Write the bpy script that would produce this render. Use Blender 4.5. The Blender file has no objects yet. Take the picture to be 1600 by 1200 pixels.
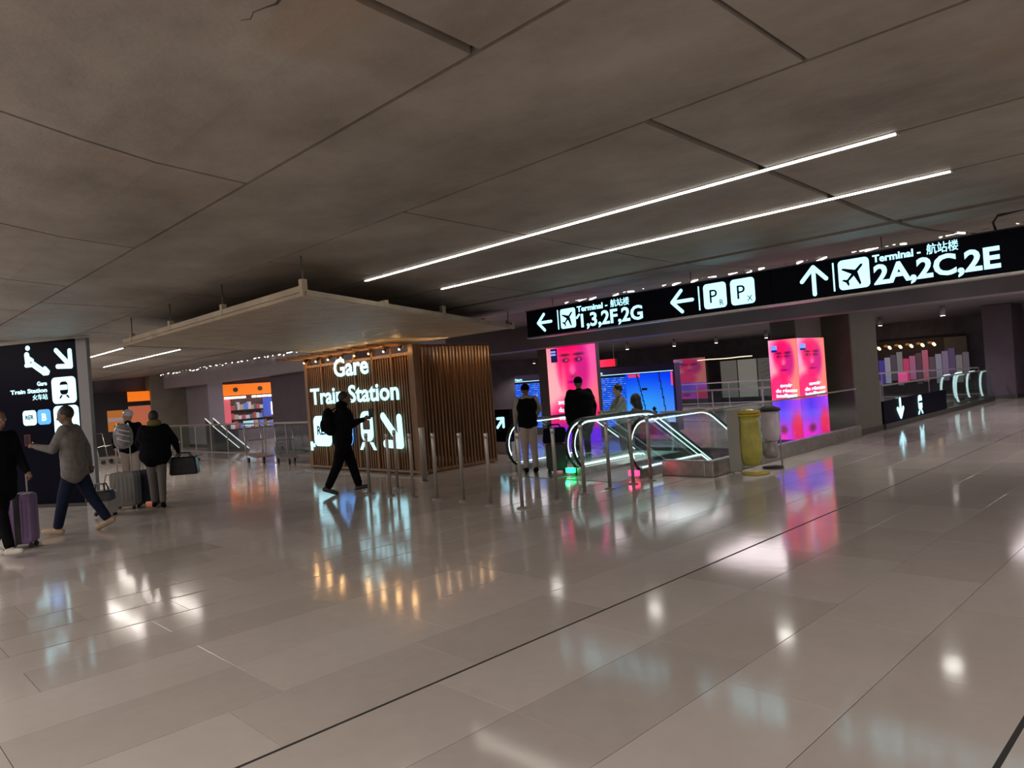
import bpy, bmesh, math, random
from mathutils import Vector, Matrix
random.seed(7)
S = bpy.context.scene
PI = math.pi
# ------------------------------------------------------------------ camera
F_PX = 1135.0; ROLL = math.atan(.0734); YAW = math.radians(45.8); EYE = 1.6
cam = bpy.data.cameras.new('camera'); camo = bpy.data.objects.new('camera', cam)
S.collection.objects.link(camo); S.camera = camo
cam.sensor_width = 36; cam.lens = 36 * F_PX / 1600; cam.clip_end = 300
fwd = Vector((math.cos(YAW), math.sin(YAW), 0)); rgt = Vector((math.sin(YAW), -math.cos(YAW), 0)); upv = Vector((0, 0, 1))
cx = rgt * math.cos(ROLL) + upv * -math.sin(ROLL)
cy = rgt * math.sin(ROLL) + upv * math.cos(ROLL)
M = Matrix((cx, cy, -fwd)).transposed().to_4x4(); M.translation = (0, 0, EYE)
camo.matrix_world = M
# ------------------------------------------------------------------ world, exposure
w = bpy.data.worlds.new('world'); S.world = w; w.use_nodes = True
w.node_tree.nodes['Background'].inputs[0].default_value = (.55, .47, .43, 1)
w.node_tree.nodes['Background'].inputs[1].default_value = .15
S.view_settings.view_transform = 'Standard'; S.view_settings.look = 'None'
S.view_settings.exposure = 0; S.view_settings.gamma = 1; S.view_settings.use_curve_mapping = False
S.cycles.use_denoising = True
S.cycles.max_bounces = 8; S.cycles.transparent_max_bounces = 16
S.cycles.caustics_reflective = False; S.cycles.caustics_refractive = False
S.cycles.sample_clamp_indirect = 4

def lamp(kind, name, loc, energy, color=(1, 1, 1), size=.1, rot=(0, 0, 0), size_y=None, spot=None, parent=None):
    d = bpy.data.lights.new(name, kind); d.energy = energy; d.color = color
    if kind == 'AREA':
        d.size = size
        if size_y: d.shape = 'RECTANGLE'; d.size_y = size_y
    elif kind in ('POINT', 'SPOT'):
        d.shadow_soft_size = size
    if spot: d.spot_size = spot; d.spot_blend = .6
    o = bpy.data.objects.new(name, d); S.collection.objects.link(o); o.location = loc; o.rotation_euler = rot
    if parent: o.parent = parent
    return o
# added area lamps outside the frame, without fixtures, to brighten floor and ceiling
FILL_W = 315
for (bx, by, bz) in ((-3.2, 1.5, 3.7), (-3.2, 9.5, 3.7), (1.4, -5.5, 3.0), (-6.5, 4, 3.7), (6, -5, 2.8), (-1.5, 16, 3.4), (2.2, 20, 2.98), (3.3, 27.5, 2.98), (14, -3, 2.9), (22, -1, 2.9)):
    lamp('AREA', 'off_frame_fill', (bx, by, bz), FILL_W, (1, .91, .84), .5, (0, 0, 0), 5.5)

# ------------------------------------------------------------------ materials
def mat(name, col, rough=.5, metal=0, emit=None, es=1, noise=None, bump=0, trans=0, alpha=1, spec=.5, coat=0):
    m = bpy.data.materials.new(name); m.use_nodes = True; nt = m.node_tree; b = nt.nodes['Principled BSDF']
    b.inputs['Base Color'].default_value = (*col, 1); b.inputs['Roughness'].default_value = rough
    b.inputs['Metallic'].default_value = metal; b.inputs['Specular IOR Level'].default_value = spec
    b.inputs['Transmission Weight'].default_value = trans; b.inputs['Alpha'].default_value = alpha
    b.inputs['Coat Weight'].default_value = coat
    if emit: b.inputs['Emission Color'].default_value = (*emit, 1); b.inputs['Emission Strength'].default_value = es
    if noise or bump:
        tc = nt.nodes.new('ShaderNodeTexCoord'); n = nt.nodes.new('ShaderNodeTexNoise')
        n.inputs['Scale'].default_value = noise[0] if noise else 30; n.inputs['Detail'].default_value = 6
        nt.links.new(tc.outputs['Object'], n.inputs['Vector'])
        if noise:
            r = nt.nodes.new('ShaderNodeValToRGB'); k = noise[1]
            r.color_ramp.elements[0].position = .3; r.color_ramp.elements[1].position = .7
            r.color_ramp.elements[0].color = (*[c * (1 - k) for c in col], 1)
            r.color_ramp.elements[1].color = (*[min(1, c * (1 + k)) for c in col], 1)
            nt.links.new(n.outputs['Fac'], r.inputs['Fac']); nt.links.new(r.outputs['Color'], b.inputs['Base Color'])
        if bump:
            bp = nt.nodes.new('ShaderNodeBump'); bp.inputs['Strength'].default_value = bump; bp.inputs['Distance'].default_value = .01
            nt.links.new(n.outputs['Fac'], bp.inputs['Height']); nt.links.new(bp.outputs['Normal'], b.inputs['Normal'])
    return m

def mat_attr_emit(name, strength=1.0):
    m = bpy.data.materials.new(name); m.use_nodes = True; nt = m.node_tree; b = nt.nodes['Principled BSDF']
    a = nt.nodes.new('ShaderNodeAttribute'); a.attribute_name = 'Col'
    b.inputs['Base Color'].default_value = (.02, .02, .02, 1); b.inputs['Roughness'].default_value = .3
    nt.links.new(a.outputs['Color'], b.inputs['Emission Color']); b.inputs['Emission Strength'].default_value = strength
    return m

def mat_floor():
    m = bpy.data.materials.new('polished_stone'); m.use_nodes = True; nt = m.node_tree; b = nt.nodes['Principled BSDF']
    L = nt.links.new
    tc = nt.nodes.new('ShaderNodeNewGeometry')
    n1 = nt.nodes.new('ShaderNodeTexNoise'); n1.inputs['Scale'].default_value = 1.1; n1.inputs['Detail'].default_value = 7
    n2 = nt.nodes.new('ShaderNodeTexNoise'); n2.inputs['Scale'].default_value = 9; n2.inputs['Detail'].default_value = 5
    L(tc.outputs['Position'], n1.inputs['Vector']); L(tc.outputs['Position'], n2.inputs['Vector'])
    a = nt.nodes.new('ShaderNodeAttribute'); a.attribute_name = 'tint'
    mix = nt.nodes.new('ShaderNodeMix'); mix.data_type = 'RGBA'
    mix.inputs['A'].default_value = (.40, .355, .325, 1); mix.inputs['B'].default_value = (.60, .545, .51, 1)
    ad = nt.nodes.new('ShaderNodeMath'); ad.operation = 'MULTIPLY_ADD'; ad.inputs[1].default_value = .55
    L(n1.outputs['Fac'], ad.inputs[0]); L(a.outputs['Fac'], ad.inputs[2])
    ad2 = nt.nodes.new('ShaderNodeMath'); ad2.operation = 'MULTIPLY_ADD'; ad2.inputs[1].default_value = .25
    L(n2.outputs['Fac'], ad2.inputs[0]); L(ad.outputs[0], ad2.inputs[2])
    mr = nt.nodes.new('ShaderNodeMapRange'); mr.inputs['From Min'].default_value = .25; mr.inputs['From Max'].default_value = 1.15
    L(ad2.outputs[0], mr.inputs['Value']); L(mr.outputs['Result'], mix.inputs['Factor'])
    L(mix.outputs['Result'], b.inputs['Base Color'])
    rr = nt.nodes.new('ShaderNodeMapRange'); rr.inputs['To Min'].default_value = .06; rr.inputs['To Max'].default_value = .15
    L(n1.outputs['Fac'], rr.inputs['Value']); L(rr.outputs['Result'], b.inputs['Roughness'])
    b.inputs['Specular IOR Level'].default_value = .62
    bp = nt.nodes.new('ShaderNodeBump'); bp.inputs['Strength'].default_value = .03; bp.inputs['Distance'].default_value = .01
    L(n2.outputs['Fac'], bp.inputs['Height']); L(bp.outputs['Normal'], b.inputs['Normal'])
    return m

def mat_ceiling():
    m = bpy.data.materials.new('raw_concrete'); m.use_nodes = True; nt = m.node_tree; b = nt.nodes['Principled BSDF']
    L = nt.links.new
    g = nt.nodes.new('ShaderNodeNewGeometry')
    mp = nt.nodes.new('ShaderNodeMapping'); mp.inputs['Scale'].default_value = (.55, .35, .5); L(g.outputs['Position'], mp.inputs['Vector'])
    n1 = nt.nodes.new('ShaderNodeTexNoise'); n1.inputs['Scale'].default_value = 2.4; n1.inputs['Detail'].default_value = 9; n1.inputs['Roughness'].default_value = .66
    L(mp.outputs['Vector'], n1.inputs['Vector'])
    r = nt.nodes.new('ShaderNodeValToRGB'); e = r.color_ramp.elements
    e[0].position = .3; e[0].color = (.15, .13, .11, 1); e[1].position = .70; e[1].color = (.305, .28, .25, 1)
    L(n1.outputs['Fac'], r.inputs['Fac'])
    n3 = nt.nodes.new('ShaderNodeTexNoise'); n3.inputs['Scale'].default_value = .9; n3.inputs['Detail'].default_value = 4
    L(g.outputs['Position'], n3.inputs['Vector'])
    r3 = nt.nodes.new('ShaderNodeValToRGB'); r3.color_ramp.elements[0].position = .6; r3.color_ramp.elements[1].position = .72
    r3.color_ramp.elements[1].color = (.55, .55, .55, 1)
    L(n3.outputs['Fac'], r3.inputs['Fac'])
    mx = nt.nodes.new('ShaderNodeMix'); mx.data_type = 'RGBA'; mx.inputs['B'].default_value = (.23, .16, .105, 1)
    L(r3.outputs['Color'], mx.inputs['Factor']); L(r.outputs['Color'], mx.inputs['A'])
    L(mx.outputs['Result'], b.inputs['Base Color'])
    n2 = nt.nodes.new('ShaderNodeTexNoise'); n2.inputs['Scale'].default_value = 40; n2.inputs['Detail'].default_value = 5
    L(g.outputs['Position'], n2.inputs['Vector'])
    bp = nt.nodes.new('ShaderNodeBump'); bp.inputs['Strength'].default_value = .25; bp.inputs['Distance'].default_value = .01
    L(n2.outputs['Fac'], bp.inputs['Height']); L(bp.outputs['Normal'], b.inputs['Normal'])
    b.inputs['Roughness'].default_value = .62
    return m

def mat_wood(name, c0, c1, sc=(6, 6, .6)):
    m = bpy.data.materials.new(name); m.use_nodes = True; nt = m.node_tree; b = nt.nodes['Principled BSDF']
    L = nt.links.new
    g = nt.nodes.new('ShaderNodeNewGeometry')
    mp = nt.nodes.new('ShaderNodeMapping'); mp.inputs['Scale'].default_value = sc; L(g.outputs['Position'], mp.inputs['Vector'])
    n = nt.nodes.new('ShaderNodeTexNoise'); n.inputs['Scale'].default_value = 3; n.inputs['Detail'].default_value = 6
    L(mp.outputs['Vector'], n.inputs['Vector'])
    r = nt.nodes.new('ShaderNodeValToRGB'); r.color_ramp.elements[0].position = .3; r.color_ramp.elements[1].position = .7
    r.color_ramp.elements[0].color = (*c0, 1); r.color_ramp.elements[1].color = (*c1, 1)
    L(n.outputs['Fac'], r.inputs['Fac']); L(r.outputs['Color'], b.inputs['Base Color']); b.inputs['Roughness'].default_value = .5
    return m

def mat_glass(name, tint=(.93, .98, .97), alpha=.16):
    m = bpy.data.materials.new(name); m.use_nodes = True; nt = m.node_tree
    nt.nodes.clear(); L = nt.links.new
    out = nt.nodes.new('ShaderNodeOutputMaterial'); tr = nt.nodes.new('ShaderNodeBsdfTransparent'); gl = nt.nodes.new('ShaderNodeBsdfGlossy')
    tr.inputs[0].default_value = (*tint, 1); gl.inputs['Roughness'].default_value = .03; gl.inputs[0].default_value = (.9, 1, .98, 1)
    fr = nt.nodes.new('ShaderNodeLayerWeight'); fr.inputs[0].default_value = .5
    pw = nt.nodes.new('ShaderNodeMath'); pw.operation = 'POWER'; pw.inputs[1].default_value = 4
    ad = nt.nodes.new('ShaderNodeMath'); ad.operation = 'MULTIPLY_ADD'; ad.inputs[1].default_value = .5; ad.inputs[2].default_value = .04
    mx = nt.nodes.new('ShaderNodeMixShader'); L(fr.outputs['Facing'], pw.inputs[0]); L(pw.outputs[0], ad.inputs[0]); L(ad.outputs[0], mx.inputs[0])
    L(tr.outputs[0], mx.inputs[1]); L(gl.outputs[0], mx.inputs[2]); L(mx.outputs[0], out.inputs[0])
    return m

FLOOR = mat_floor(); CONC = mat_ceiling()
JOINT = mat('joint_filler', (.05, .045, .04), .8)
BLACKJ = mat('black_joint', (.02, .02, .02), .7)
PANEL = mat('sign_panel', (.003, .003, .009), .4, spec=.05)
PANELF = mat('sign_frame', (.02, .022, .035), .4)
SIGNW = mat('backlit_white', (.6, .75, .8), .5, emit=(.37, .80, .93), es=1.7)
SIGNB = mat('backlit_blue', (.05, .2, .6), .5, emit=(.10, .38, 1.0), es=1.1)
BARM = mat('lamp_diffuser', (1, .95, .9), .5, emit=(1, .93, .82), es=12)
STEEL = mat('brushed_steel', (.42, .40, .37), .32, .9, noise=(12, .15))
DSTEEL = mat('dark_steel', (.10, .095, .09), .4, .7)
POST = mat('post_steel', (.36, .33, .30), .38, .6)
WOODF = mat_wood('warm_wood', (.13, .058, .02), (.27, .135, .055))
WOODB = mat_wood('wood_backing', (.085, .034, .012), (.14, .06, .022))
WOODC = mat_wood('canopy_slat', (.33, .27, .19), (.46, .38, .28), (1, 1, 1))
COLM = mat('column_concrete', (.075, .07, .052), .6, noise=(3, .12), bump=.2)
PYF = mat('pylon_frame', (.20, .20, .215), .4)
COLD = mat('column_dark', (.075, .06, .055), .6, noise=(3, .12))
COLP = mat('column_plum', (.085, .06, .085), .5, noise=(3, .1))
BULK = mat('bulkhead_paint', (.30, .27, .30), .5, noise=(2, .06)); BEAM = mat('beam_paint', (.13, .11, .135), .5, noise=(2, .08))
DARK = mat('dark_void', (.02, .018, .022), .7)
WALLD = mat('wall_dark', (.11, .095, .11), .7, noise=(1.5, .3))
BEIGE = mat('wall_beige', (.22, .20, .16), .6, noise=(2, .1))
ORANGE = mat('orange_fascia', (.8, .18, .01), .4, emit=(1, .2, .01), es=.75)
BLACK = mat('black_cloth', (.004, .004, .005), .9, spec=.08, noise=(20, .3), bump=.3)
RUBBER = mat('black_rubber', (.012, .012, .012), .35)
GLASS = mat_glass('clear_glass')
STRIP = mat('cool_strip', (.7, .9, .85), .5, emit=(.75, 1.0, .97), es=1.45)
STRIPD = mat('cool_strip_soft', (.5, .6, .6), .5, emit=(.6, .85, .85), es=.9)
LEDM = mat_attr_emit('led_screen', 1.15)
LEDS = mat_attr_emit('info_screen', 1.0)
SKIN = mat('skin_brown', (.16, .085, .055), .5)
SKINL = mat('skin_light', (.45, .28, .20), .5)
WARMB = mat('warm_bulb', (1, .8, .5), .4, emit=(1, .72, .35), es=4)
SPARK = mat('string_bulb', (1, .95, .9), .4, emit=(1, .92, .84), es=3.2)
WHITEP = mat('white_plastic', (.6, .58, .6), .4)

# ------------------------------------------------------------------ mesh helpers
class MB:
    def __init__(s): s.v = []; s.f = []
    def add(s, vs, fs):
        k = len(s.v); s.v += [tuple(v) for v in vs]; s.f += [tuple(i + k for i in f) for f in fs]; return s
    def box(s, x0, x1, y0, y1, z0, z1):
        return s.add([(x0, y0, z0), (x1, y0, z0), (x1, y1, z0), (x0, y1, z0), (x0, y0, z1), (x1, y0, z1), (x1, y1, z1), (x0, y1, z1)],
                     [(0, 3, 2, 1), (4, 5, 6, 7), (0, 1, 5, 4), (1, 2, 6, 5), (2, 3, 7, 6), (3, 0, 4, 7)])
    def bar(s, p0, p1, wd, ht):      # box beam between two points
        p0 = Vector(p0); p1 = Vector(p1); d = (p1 - p0).normalized()
        u = Vector((0, 0, 1)) if abs(d.z) < .95 else Vector((1, 0, 0))
        r = d.cross(u).normalized() * wd / 2; u = r.normalized().cross(d).normalized() * ht / 2
        q = [p + a * r + b * u for p in (p0, p1) for a, b in ((-1, -1), (1, -1), (1, 1), (-1, 1))]
        return s.add(q, [(0, 3, 2, 1), (4, 5, 6, 7), (0, 1, 5, 4), (1, 2, 6, 5), (2, 3, 7, 6), (3, 0, 4, 7)])
    def rings(s, rings):
        n = len(rings[0]); vs = [p for r in rings for p in r]; fs = []
        for i in range(len(rings) - 1):
            for j in range(n):
                a = i * n + j; b = i * n + (j + 1) % n; fs.append((a, b, b + n, a + n))
        fs.append(tuple(reversed(range(n)))); k = (len(rings) - 1) * n; fs.append(tuple(range(k, k + n)))
        return s.add(vs, fs)
    def cyl(s, p0, p1, r0, r1=None, n=14):
        r1 = r0 if r1 is None else r1
        return s.tube([p0, p1], [r0, r1], n)
    def tube(s, pts, r, n=8):
        pts = [Vector(p) for p in pts]; R = r if isinstance(r, (list, tuple)) else [r] * len(pts)
        rings = []; prev = None
        for i, p in enumerate(pts):
            d = (pts[min(i + 1, len(pts) - 1)] - pts[max(i - 1, 0)]).normalized()
            if prev is None:
                a = Vector((0, 0, 1)) if abs(d.z) < .9 else Vector((1, 0, 0)); a = d.cross(a).normalized()
            else:
                a = (prev - d * prev.dot(d)).normalized()
            prev = a; b = d.cross(a)
            rings.append([p + (a * math.cos(t) + b * math.sin(t)) * R[i] for t in (2 * PI * j / n for j in range(n))])
        return s.rings(rings)
    def capsule(s, p0, p1, r0, r1, n=12):
        p0 = Vector(p0); p1 = Vector(p1); d = (p1 - p0)
        d = d.normalized() if d.length > 1e-6 else Vector((0, 0, 1))
        pts = []; rr = []
        for a in (80, 55, 28): pts.append(p0 - d * r0 * math.sin(math.radians(a))); rr.append(r0 * math.cos(math.radians(a)))
        pts += [p0, p1]; rr += [r0, r1]
        for a in (28, 55, 80): pts.append(p1 + d * r1 * math.sin(math.radians(a))); rr.append(r1 * math.cos(math.radians(a)))
        return s.tube(pts, rr, n)
    def ell(s, c, rx, ry, rz, n=14, m=9, rot=None):
        rings = []
        for i in range(m + 1):
            t = -PI / 2 + PI * (i + .35) / (m + .7) if True else 0
            ring = []
            for j in range(n):
                a = 2 * PI * j / n
                p = Vector((rx * math.cos(t) * math.cos(a), ry * math.cos(t) * math.sin(a), rz * math.sin(t)))
                if rot: p = rot @ p
                ring.append(Vector(c) + p)
            rings.append(ring)
        return s.rings(rings)
    def lathe(s, c, prof, n=16):
        return s.rings([[(c[0] + r * math.cos(2 * PI * j / n), c[1] + r * math.sin(2 * PI * j / n), c[2] + z) for j in range(n)] for r, z in prof])
    def prism(s, pts, fr, d0, d1):   # 2-D outline on a frame, between two depths
        a = [fr(x, y, d0) for x, y in pts]; b = [fr(x, y, d1) for x, y in pts]; n = len(pts)
        return s.add(a + b, [tuple(range(n))[::-1], tuple(range(n, 2 * n))] + [(i, (i + 1) % n, (i + 1) % n + n, i + n) for i in range(n)])
    def mesh(s, name, smooth=False, bevel=0):
        me = bpy.data.meshes.new(name)
        bm = bmesh.new()
        vs = [bm.verts.new(v) for v in s.v]
        for f in s.f:
            try: bm.faces.new([vs[i] for i in f])
            except ValueError: pass
        bmesh.ops.recalc_face_normals(bm, faces=bm.faces)
        if bevel: bmesh.ops.bevel(bm, geom=bm.edges[:], offset=bevel, segments=1, affect='EDGES')
        bm.to_mesh(me); bm.free()
        if smooth:
            me.shade_smooth()
        return me
    def build(s, name, m, parent=None, smooth=False, bevel=0, label=None):
        me = s.mesh(name, smooth, bevel); me.materials.append(m)
        return link(name, me, parent, label)

def link(name, me, parent=None, label=None):
    o = bpy.data.objects.new(name, me); S.collection.objects.link(o)
    if parent is not None: o.parent = parent
    if label: o['label'] = label
    return o
def thing(name, label, cat, loc=(0, 0, 0), rz=0, group=None):
    o = bpy.data.objects.new(name, None); S.collection.objects.link(o); o.empty_display_size = .2
    o.location = loc; o.rotation_euler = (0, 0, rz); tag(o, label, cat, group); return o
def tag(o, label, cat, group=None):
    o['label'] = label; o['category'] = cat
    if group: o['group'] = group
    return o
def struct(o): o['kind'] = 'structure'; return o
def dup(root, loc, rz=None, label=None, group=None):
    r = root.copy(); S.collection.objects.link(r); r.location = loc
    if rz is not None: r.rotation_euler = (0, 0, rz)
    if label: r['label'] = label
    if group: r['group'] = group
    for ch in list(root.children):
        c = ch.copy(); S.collection.objects.link(c); c.parent = r
        for g in list(ch.children):
            d = g.copy(); S.collection.objects.link(d); d.parent = c
    return r
def frame(o, r, u=(0, 0, 1)):
    o = Vector(o); r = Vector(r).normalized(); u = Vector(u).normalized(); n = r.cross(u)
    return lambda x, y, d=0: o + r * x + u * y + n * d
def rrect(x0, x1, y0, y1, r, k=4):
    p = []
    for cx_, cy_, a0 in ((x1 - r, y1 - r, 0), (x0 + r, y1 - r, 90), (x0 + r, y0 + r, 180), (x1 - r, y0 + r, 270)):
        for i in range(k + 1):
            a = math.radians(a0 + 90 * i / k); p.append((cx_ + r * math.cos(a), cy_ + r * math.sin(a)))
    return p
def stroke(p, q, wd):     # thick line outline with round ends
    p = Vector(p); q = Vector(q); d = (q - p).normalized(); n = Vector((-d.y, d.x)) * wd / 2; o = []
    a0 = math.atan2(n.y, n.x)
    for i in range(7): t = a0 + PI * i / 6; o.append((p.x + wd / 2 * math.cos(t), p.y + wd / 2 * math.sin(t)))
    for i in range(7): t = a0 + PI + PI * i / 6; o.append((q.x + wd / 2 * math.cos(t), q.y + wd / 2 * math.sin(t)))
    return o
def arrow_mb(fr, cx_, cy_, sz, ang, wd, d0, d1):    # shaft and chevron head, ang = direction it points
    mb = MB(); c, s_ = math.cos(ang), math.sin(ang)
    T = lambda x, y: (cx_ + (x * c - y * s_) * sz, cy_ + (x * s_ + y * c) * sz)
    tip = (.5, 0)
    for k, (a, b) in enumerate((((-.5, 0), (.42, 0)), ((.02, .45), tip), ((.02, -.45), tip))):
        mb.prism(stroke(T(*a), T(*b), wd * sz), fr, d0, d1 + .0006 * k)
    return mb
PLANE = [(0, .5), (.05, .44), (.06, .15), (.48, -.10), (.48, -.18), (.06, -.06), (.04, -.33), (.17, -.43), (.17, -.49), (0, -.44),
         (-.17, -.49), (-.17, -.43), (-.04, -.33), (-.06, -.06), (-.48, -.18), (-.48, -.10), (-.06, .15), (-.05, .44)]
def plane_pts(cx_, cy_, sz, ang=-45):
    a = math.radians(ang); c, s_ = math.cos(a), math.sin(a)
    return [(cx_ + (x * c - y * s_) * sz, cy_ + (x * s_ + y * c) * sz) for x, y in PLANE]
def text(s, fr, x, y, h, m, parent, d=.006, bold=.02, align='LEFT', name='lettering', width=None, label=None):
    cu = bpy.data.curves.new('t', 'FONT'); cu.body = s; cu.size = h / .72; cu.offset = bold * h; cu.align_x = align
    cu.extrude = .002; cu.resolution_u = 3
    o = bpy.data.objects.new('t', cu); S.collection.objects.link(o)
    bpy.context.view_layer.update()
    me = bpy.data.meshes.new_from_object(o.evaluated_get(bpy.context.evaluated_depsgraph_get()))
    bpy.data.objects.remove(o); me.name = name
    xs = [v.co.x for v in me.vertices]
    k = 1
    if width and xs: k = width / (max(xs) - min(xs))
    for v in me.vertices: v.co = fr(x + v.co.x * k, y + v.co.y, d + v.co.z)
    me.materials.clear(); me.materials.append(m)
    return link(name, me, parent, label)
def painted(name, fr, w_, h_, nx, ny, fn, m, parent, d=0):
    vs = []; fs = []; cols = []
    for j in range(ny + 1):
        for i in range(nx + 1):
            vs.append(fr(w_ * i / nx, h_ * j / ny, d))
    for j in range(ny):
        for i in range(nx):
            a = j * (nx + 1) + i; fs.append((a, a + 1, a + nx + 2, a + nx + 1)); cols.append(fn((i + .5) / nx, (j + .5) / ny))
    me = bpy.data.meshes.new(name); me.from_pydata(vs, [], fs); me.materials.append(m)
    at = me.color_attributes.new('Col', 'FLOAT_COLOR', 'CORNER')
    buf = []
    for c in cols: buf += [c[0] ** 2.2, c[1] ** 2.2, c[2] ** 2.2, 1] * 4
    at.data.foreach_set('color', buf)
    return link(name, me, parent)

# ------------------------------------------------------------------ FLOOR
VX0, VX1, VY0, VY1 = 10.45, 13.3, 6.78, 9.50       # stair well of the escalators
fb = MB()
fb.box(-10, 34, -12, VY0, -.3, -.02).box(-10, 34, VY1, 42, -.3, -.02).box(-10, VX0, VY0, VY1, -.3, -.02).box(VX1, 34, VY0, VY1, -.3, -.02)
floor = struct(fb.build('floor', JOINT))
rows = [-11, -8.5, -6.1, -4.9, -3.7, -2.46, -1.85, -1.24, -.63, -.02, .39, .78, 1.39, 2.0, 2.62, 3.23, 3.84, 4.46, 5.07, 5.55, 6.0, 6.5, 7.0]
y = 7.0
while y < 41: y += .6125; rows.append(round(y, 3))
gaps = {.78: .022, 3.23: .022, 6.0: .018, 6.5: .018, 7.0: .018}
tiles = []
for k in range(len(rows) - 1):
    y0, y1 = rows[k], rows[k + 1]; g0 = gaps.get(y0, .003) / 2 + .001; g1 = gaps.get(y1, .003) / 2 + .001
    off = random.choice([0, .6, .3, .9]) if y0 not in (2.0, 2.62) else 0
    x = -9.6 + off
    while x < 33.5:
        L_ = 1.2 if y0 < 6 or y0 >= 7 else 1.2
        tiles.append([x + .0018, x + L_ - .0018, y0 + g0, y1 - g1, random.random()]); x += L_
def clip(t):
    x0, x1, y0, y1, c = t
    if x1 <= VX0 or x0 >= VX1 or y1 <= VY0 or y0 >= VY1: return [t]
    o = []
    if x0 < VX0: o.append([x0, VX0, y0, y1, c])
    if x1 > VX1: o.append([VX1, x1, y0, y1, c])
    a, b = max(x0, VX0), min(x1, VX1)
    if y0 < VY0 and b > a: o.append([a, b, y0, VY0, c])
    if y1 > VY1 and b > a: o.append([a, b, VY1, y1, c])
    return o
tiles = [q for t in tiles for q in clip(t)]
def cam_area(t):
    cx_, cy_ = (t[0] + t[1]) / 2, (t[2] + t[3]) / 2
    d = cx_ * fwd.x + cy_ * fwd.y; l = cx_ * rgt.x + cy_ * rgt.y
    if d < 2.2 or abs(l / d) > .80: return 0
    return (t[1] - t[0]) * (t[3] - t[2]) / d ** 3
tiles.sort(key=lambda t: -cam_area(t))
def tile_mb(t, mb, c=.0005):
    x0, x1, y0, y1, _ = t
    mb.add([(x0, y0, -.02), (x1, y0, -.02), (x1, y1, -.02), (x0, y1, -.02), (x0, y0, -c), (x1, y0, -c), (x1, y1, -c), (x0, y1, -c),
            (x0 + c, y0 + c, 0), (x1 - c, y0 + c, 0), (x1 - c, y1 - c, 0), (x0 + c, y1 - c, 0)],
           [(0, 1, 5, 4), (1, 2, 6, 5), (2, 3, 7, 6), (3, 0, 4, 7), (4, 5, 9, 8), (5, 6, 10, 9), (6, 7, 11, 10), (7, 4, 8, 11), (8, 9, 10, 11)])
cache = {}
def tint(me, vals):
    at = me.attributes.new('tint', 'FLOAT', 'FACE'); at.data.foreach_set('value', vals)
for t in tiles[:298]:
    key = (round(t[1] - t[0], 3), round(t[3] - t[2], 3), int(t[4] * 6))
    if key not in cache:
        mb = MB(); tile_mb([0, t[1] - t[0], 0, t[3] - t[2], 0], mb); me = bpy.data.meshes.new('floor_tile'); me.from_pydata(mb.v, [], mb.f)
        me.materials.append(FLOOR); tint(me, [key[2] / 6 * .42] * len(me.polygons)); cache[key] = me
    o = link('floor_tile', cache[key], floor); o.location = (t[0], t[2], 0)
mb = MB(); vals = []
for t in tiles[298:]:
    tile_mb(t, mb); vals += [int(t[4] * 6) / 6 * .42] * 9
me = bpy.data.meshes.new('far_tiles'); me.from_pydata(mb.v, [], mb.f); me.materials.append(FLOOR); tint(me, vals)
o = link('far_tiles', me, floor); o['kind'] = 'stuff'
for yy in (.78, 3.23):
    MB().box(-9, 33, yy - .011, yy + .011, -.019, -.002).build('expansion_joint', BLACKJ, floor)
# pit under the escalators
pit = MB()
pit.box(VX0 - .1, VX0, VY0 - .1, VY1 + .1, -3.5, -.3).box(VX1, VX1 + .1, VY0 - .1, VY1 + .1, -3.5, -.3)
pit.box(VX0, VX1, VY0 - .1, VY0, -3.5, -.3).box(VX0, VX1, VY1, VY1 + .1, -3.5, -.3).box(VX0 - .1, VX1 + .1, VY0 - .1, VY1 + .1, -3.6, -3.5)
struct(pit.build('trim_1', WALLD))

# ------------------------------------------------------------------ CEILING (shallow concrete vault of separate panels)
PROF = [(-12, 3.1), (-8, 3.7), (-4, 3.95), (-2.5, 3.85), (-.5, 3.62), (.4, 3.36), (.83, 3.25), (1.2, 3.17), (1.6, 3.10), (2.17, 3.05), (2.8, 3.028), (3.43, 3.005),
        (4.1, 2.975), (4.8, 2.945), (5.4, 2.92), (5.95, 2.895), (6.6, 2.865), (7.2, 2.85), (7.8, 2.853), (8.6, 2.885), (9.4, 2.94), (10.2, 3.0), (13, 3.0), (34, 3.0)]
def cz(x):
    for (a, za), (b, zb) in zip(PROF, PROF[1:]):
        if x <= b: return za + (zb - za) * (x - a) / (b - a)
    return 3.0
mb = MB()
xs_ = [p[0] for p in PROF]
for a, b in zip(xs_, xs_[1:]):
    if a >= 10.2: continue
    mb.add([(a, -12, cz(a) + .05), (b, -12, cz(b) + .05), (b, 42, cz(b) + .05), (a, 42, cz(a) + .05), (a, -12, cz(a) + .3), (b, -12, cz(b) + .3), (b, 42, cz(b) + .3), (a, 42, cz(a) + .3)],
           [(0, 3, 2, 1), (4, 5, 6, 7), (0, 1, 5, 4), (1, 2, 6, 5), (2, 3, 7, 6), (3, 0, 4, 7)])
ceiling = struct(mb.build('ceiling', JOINT))
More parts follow.
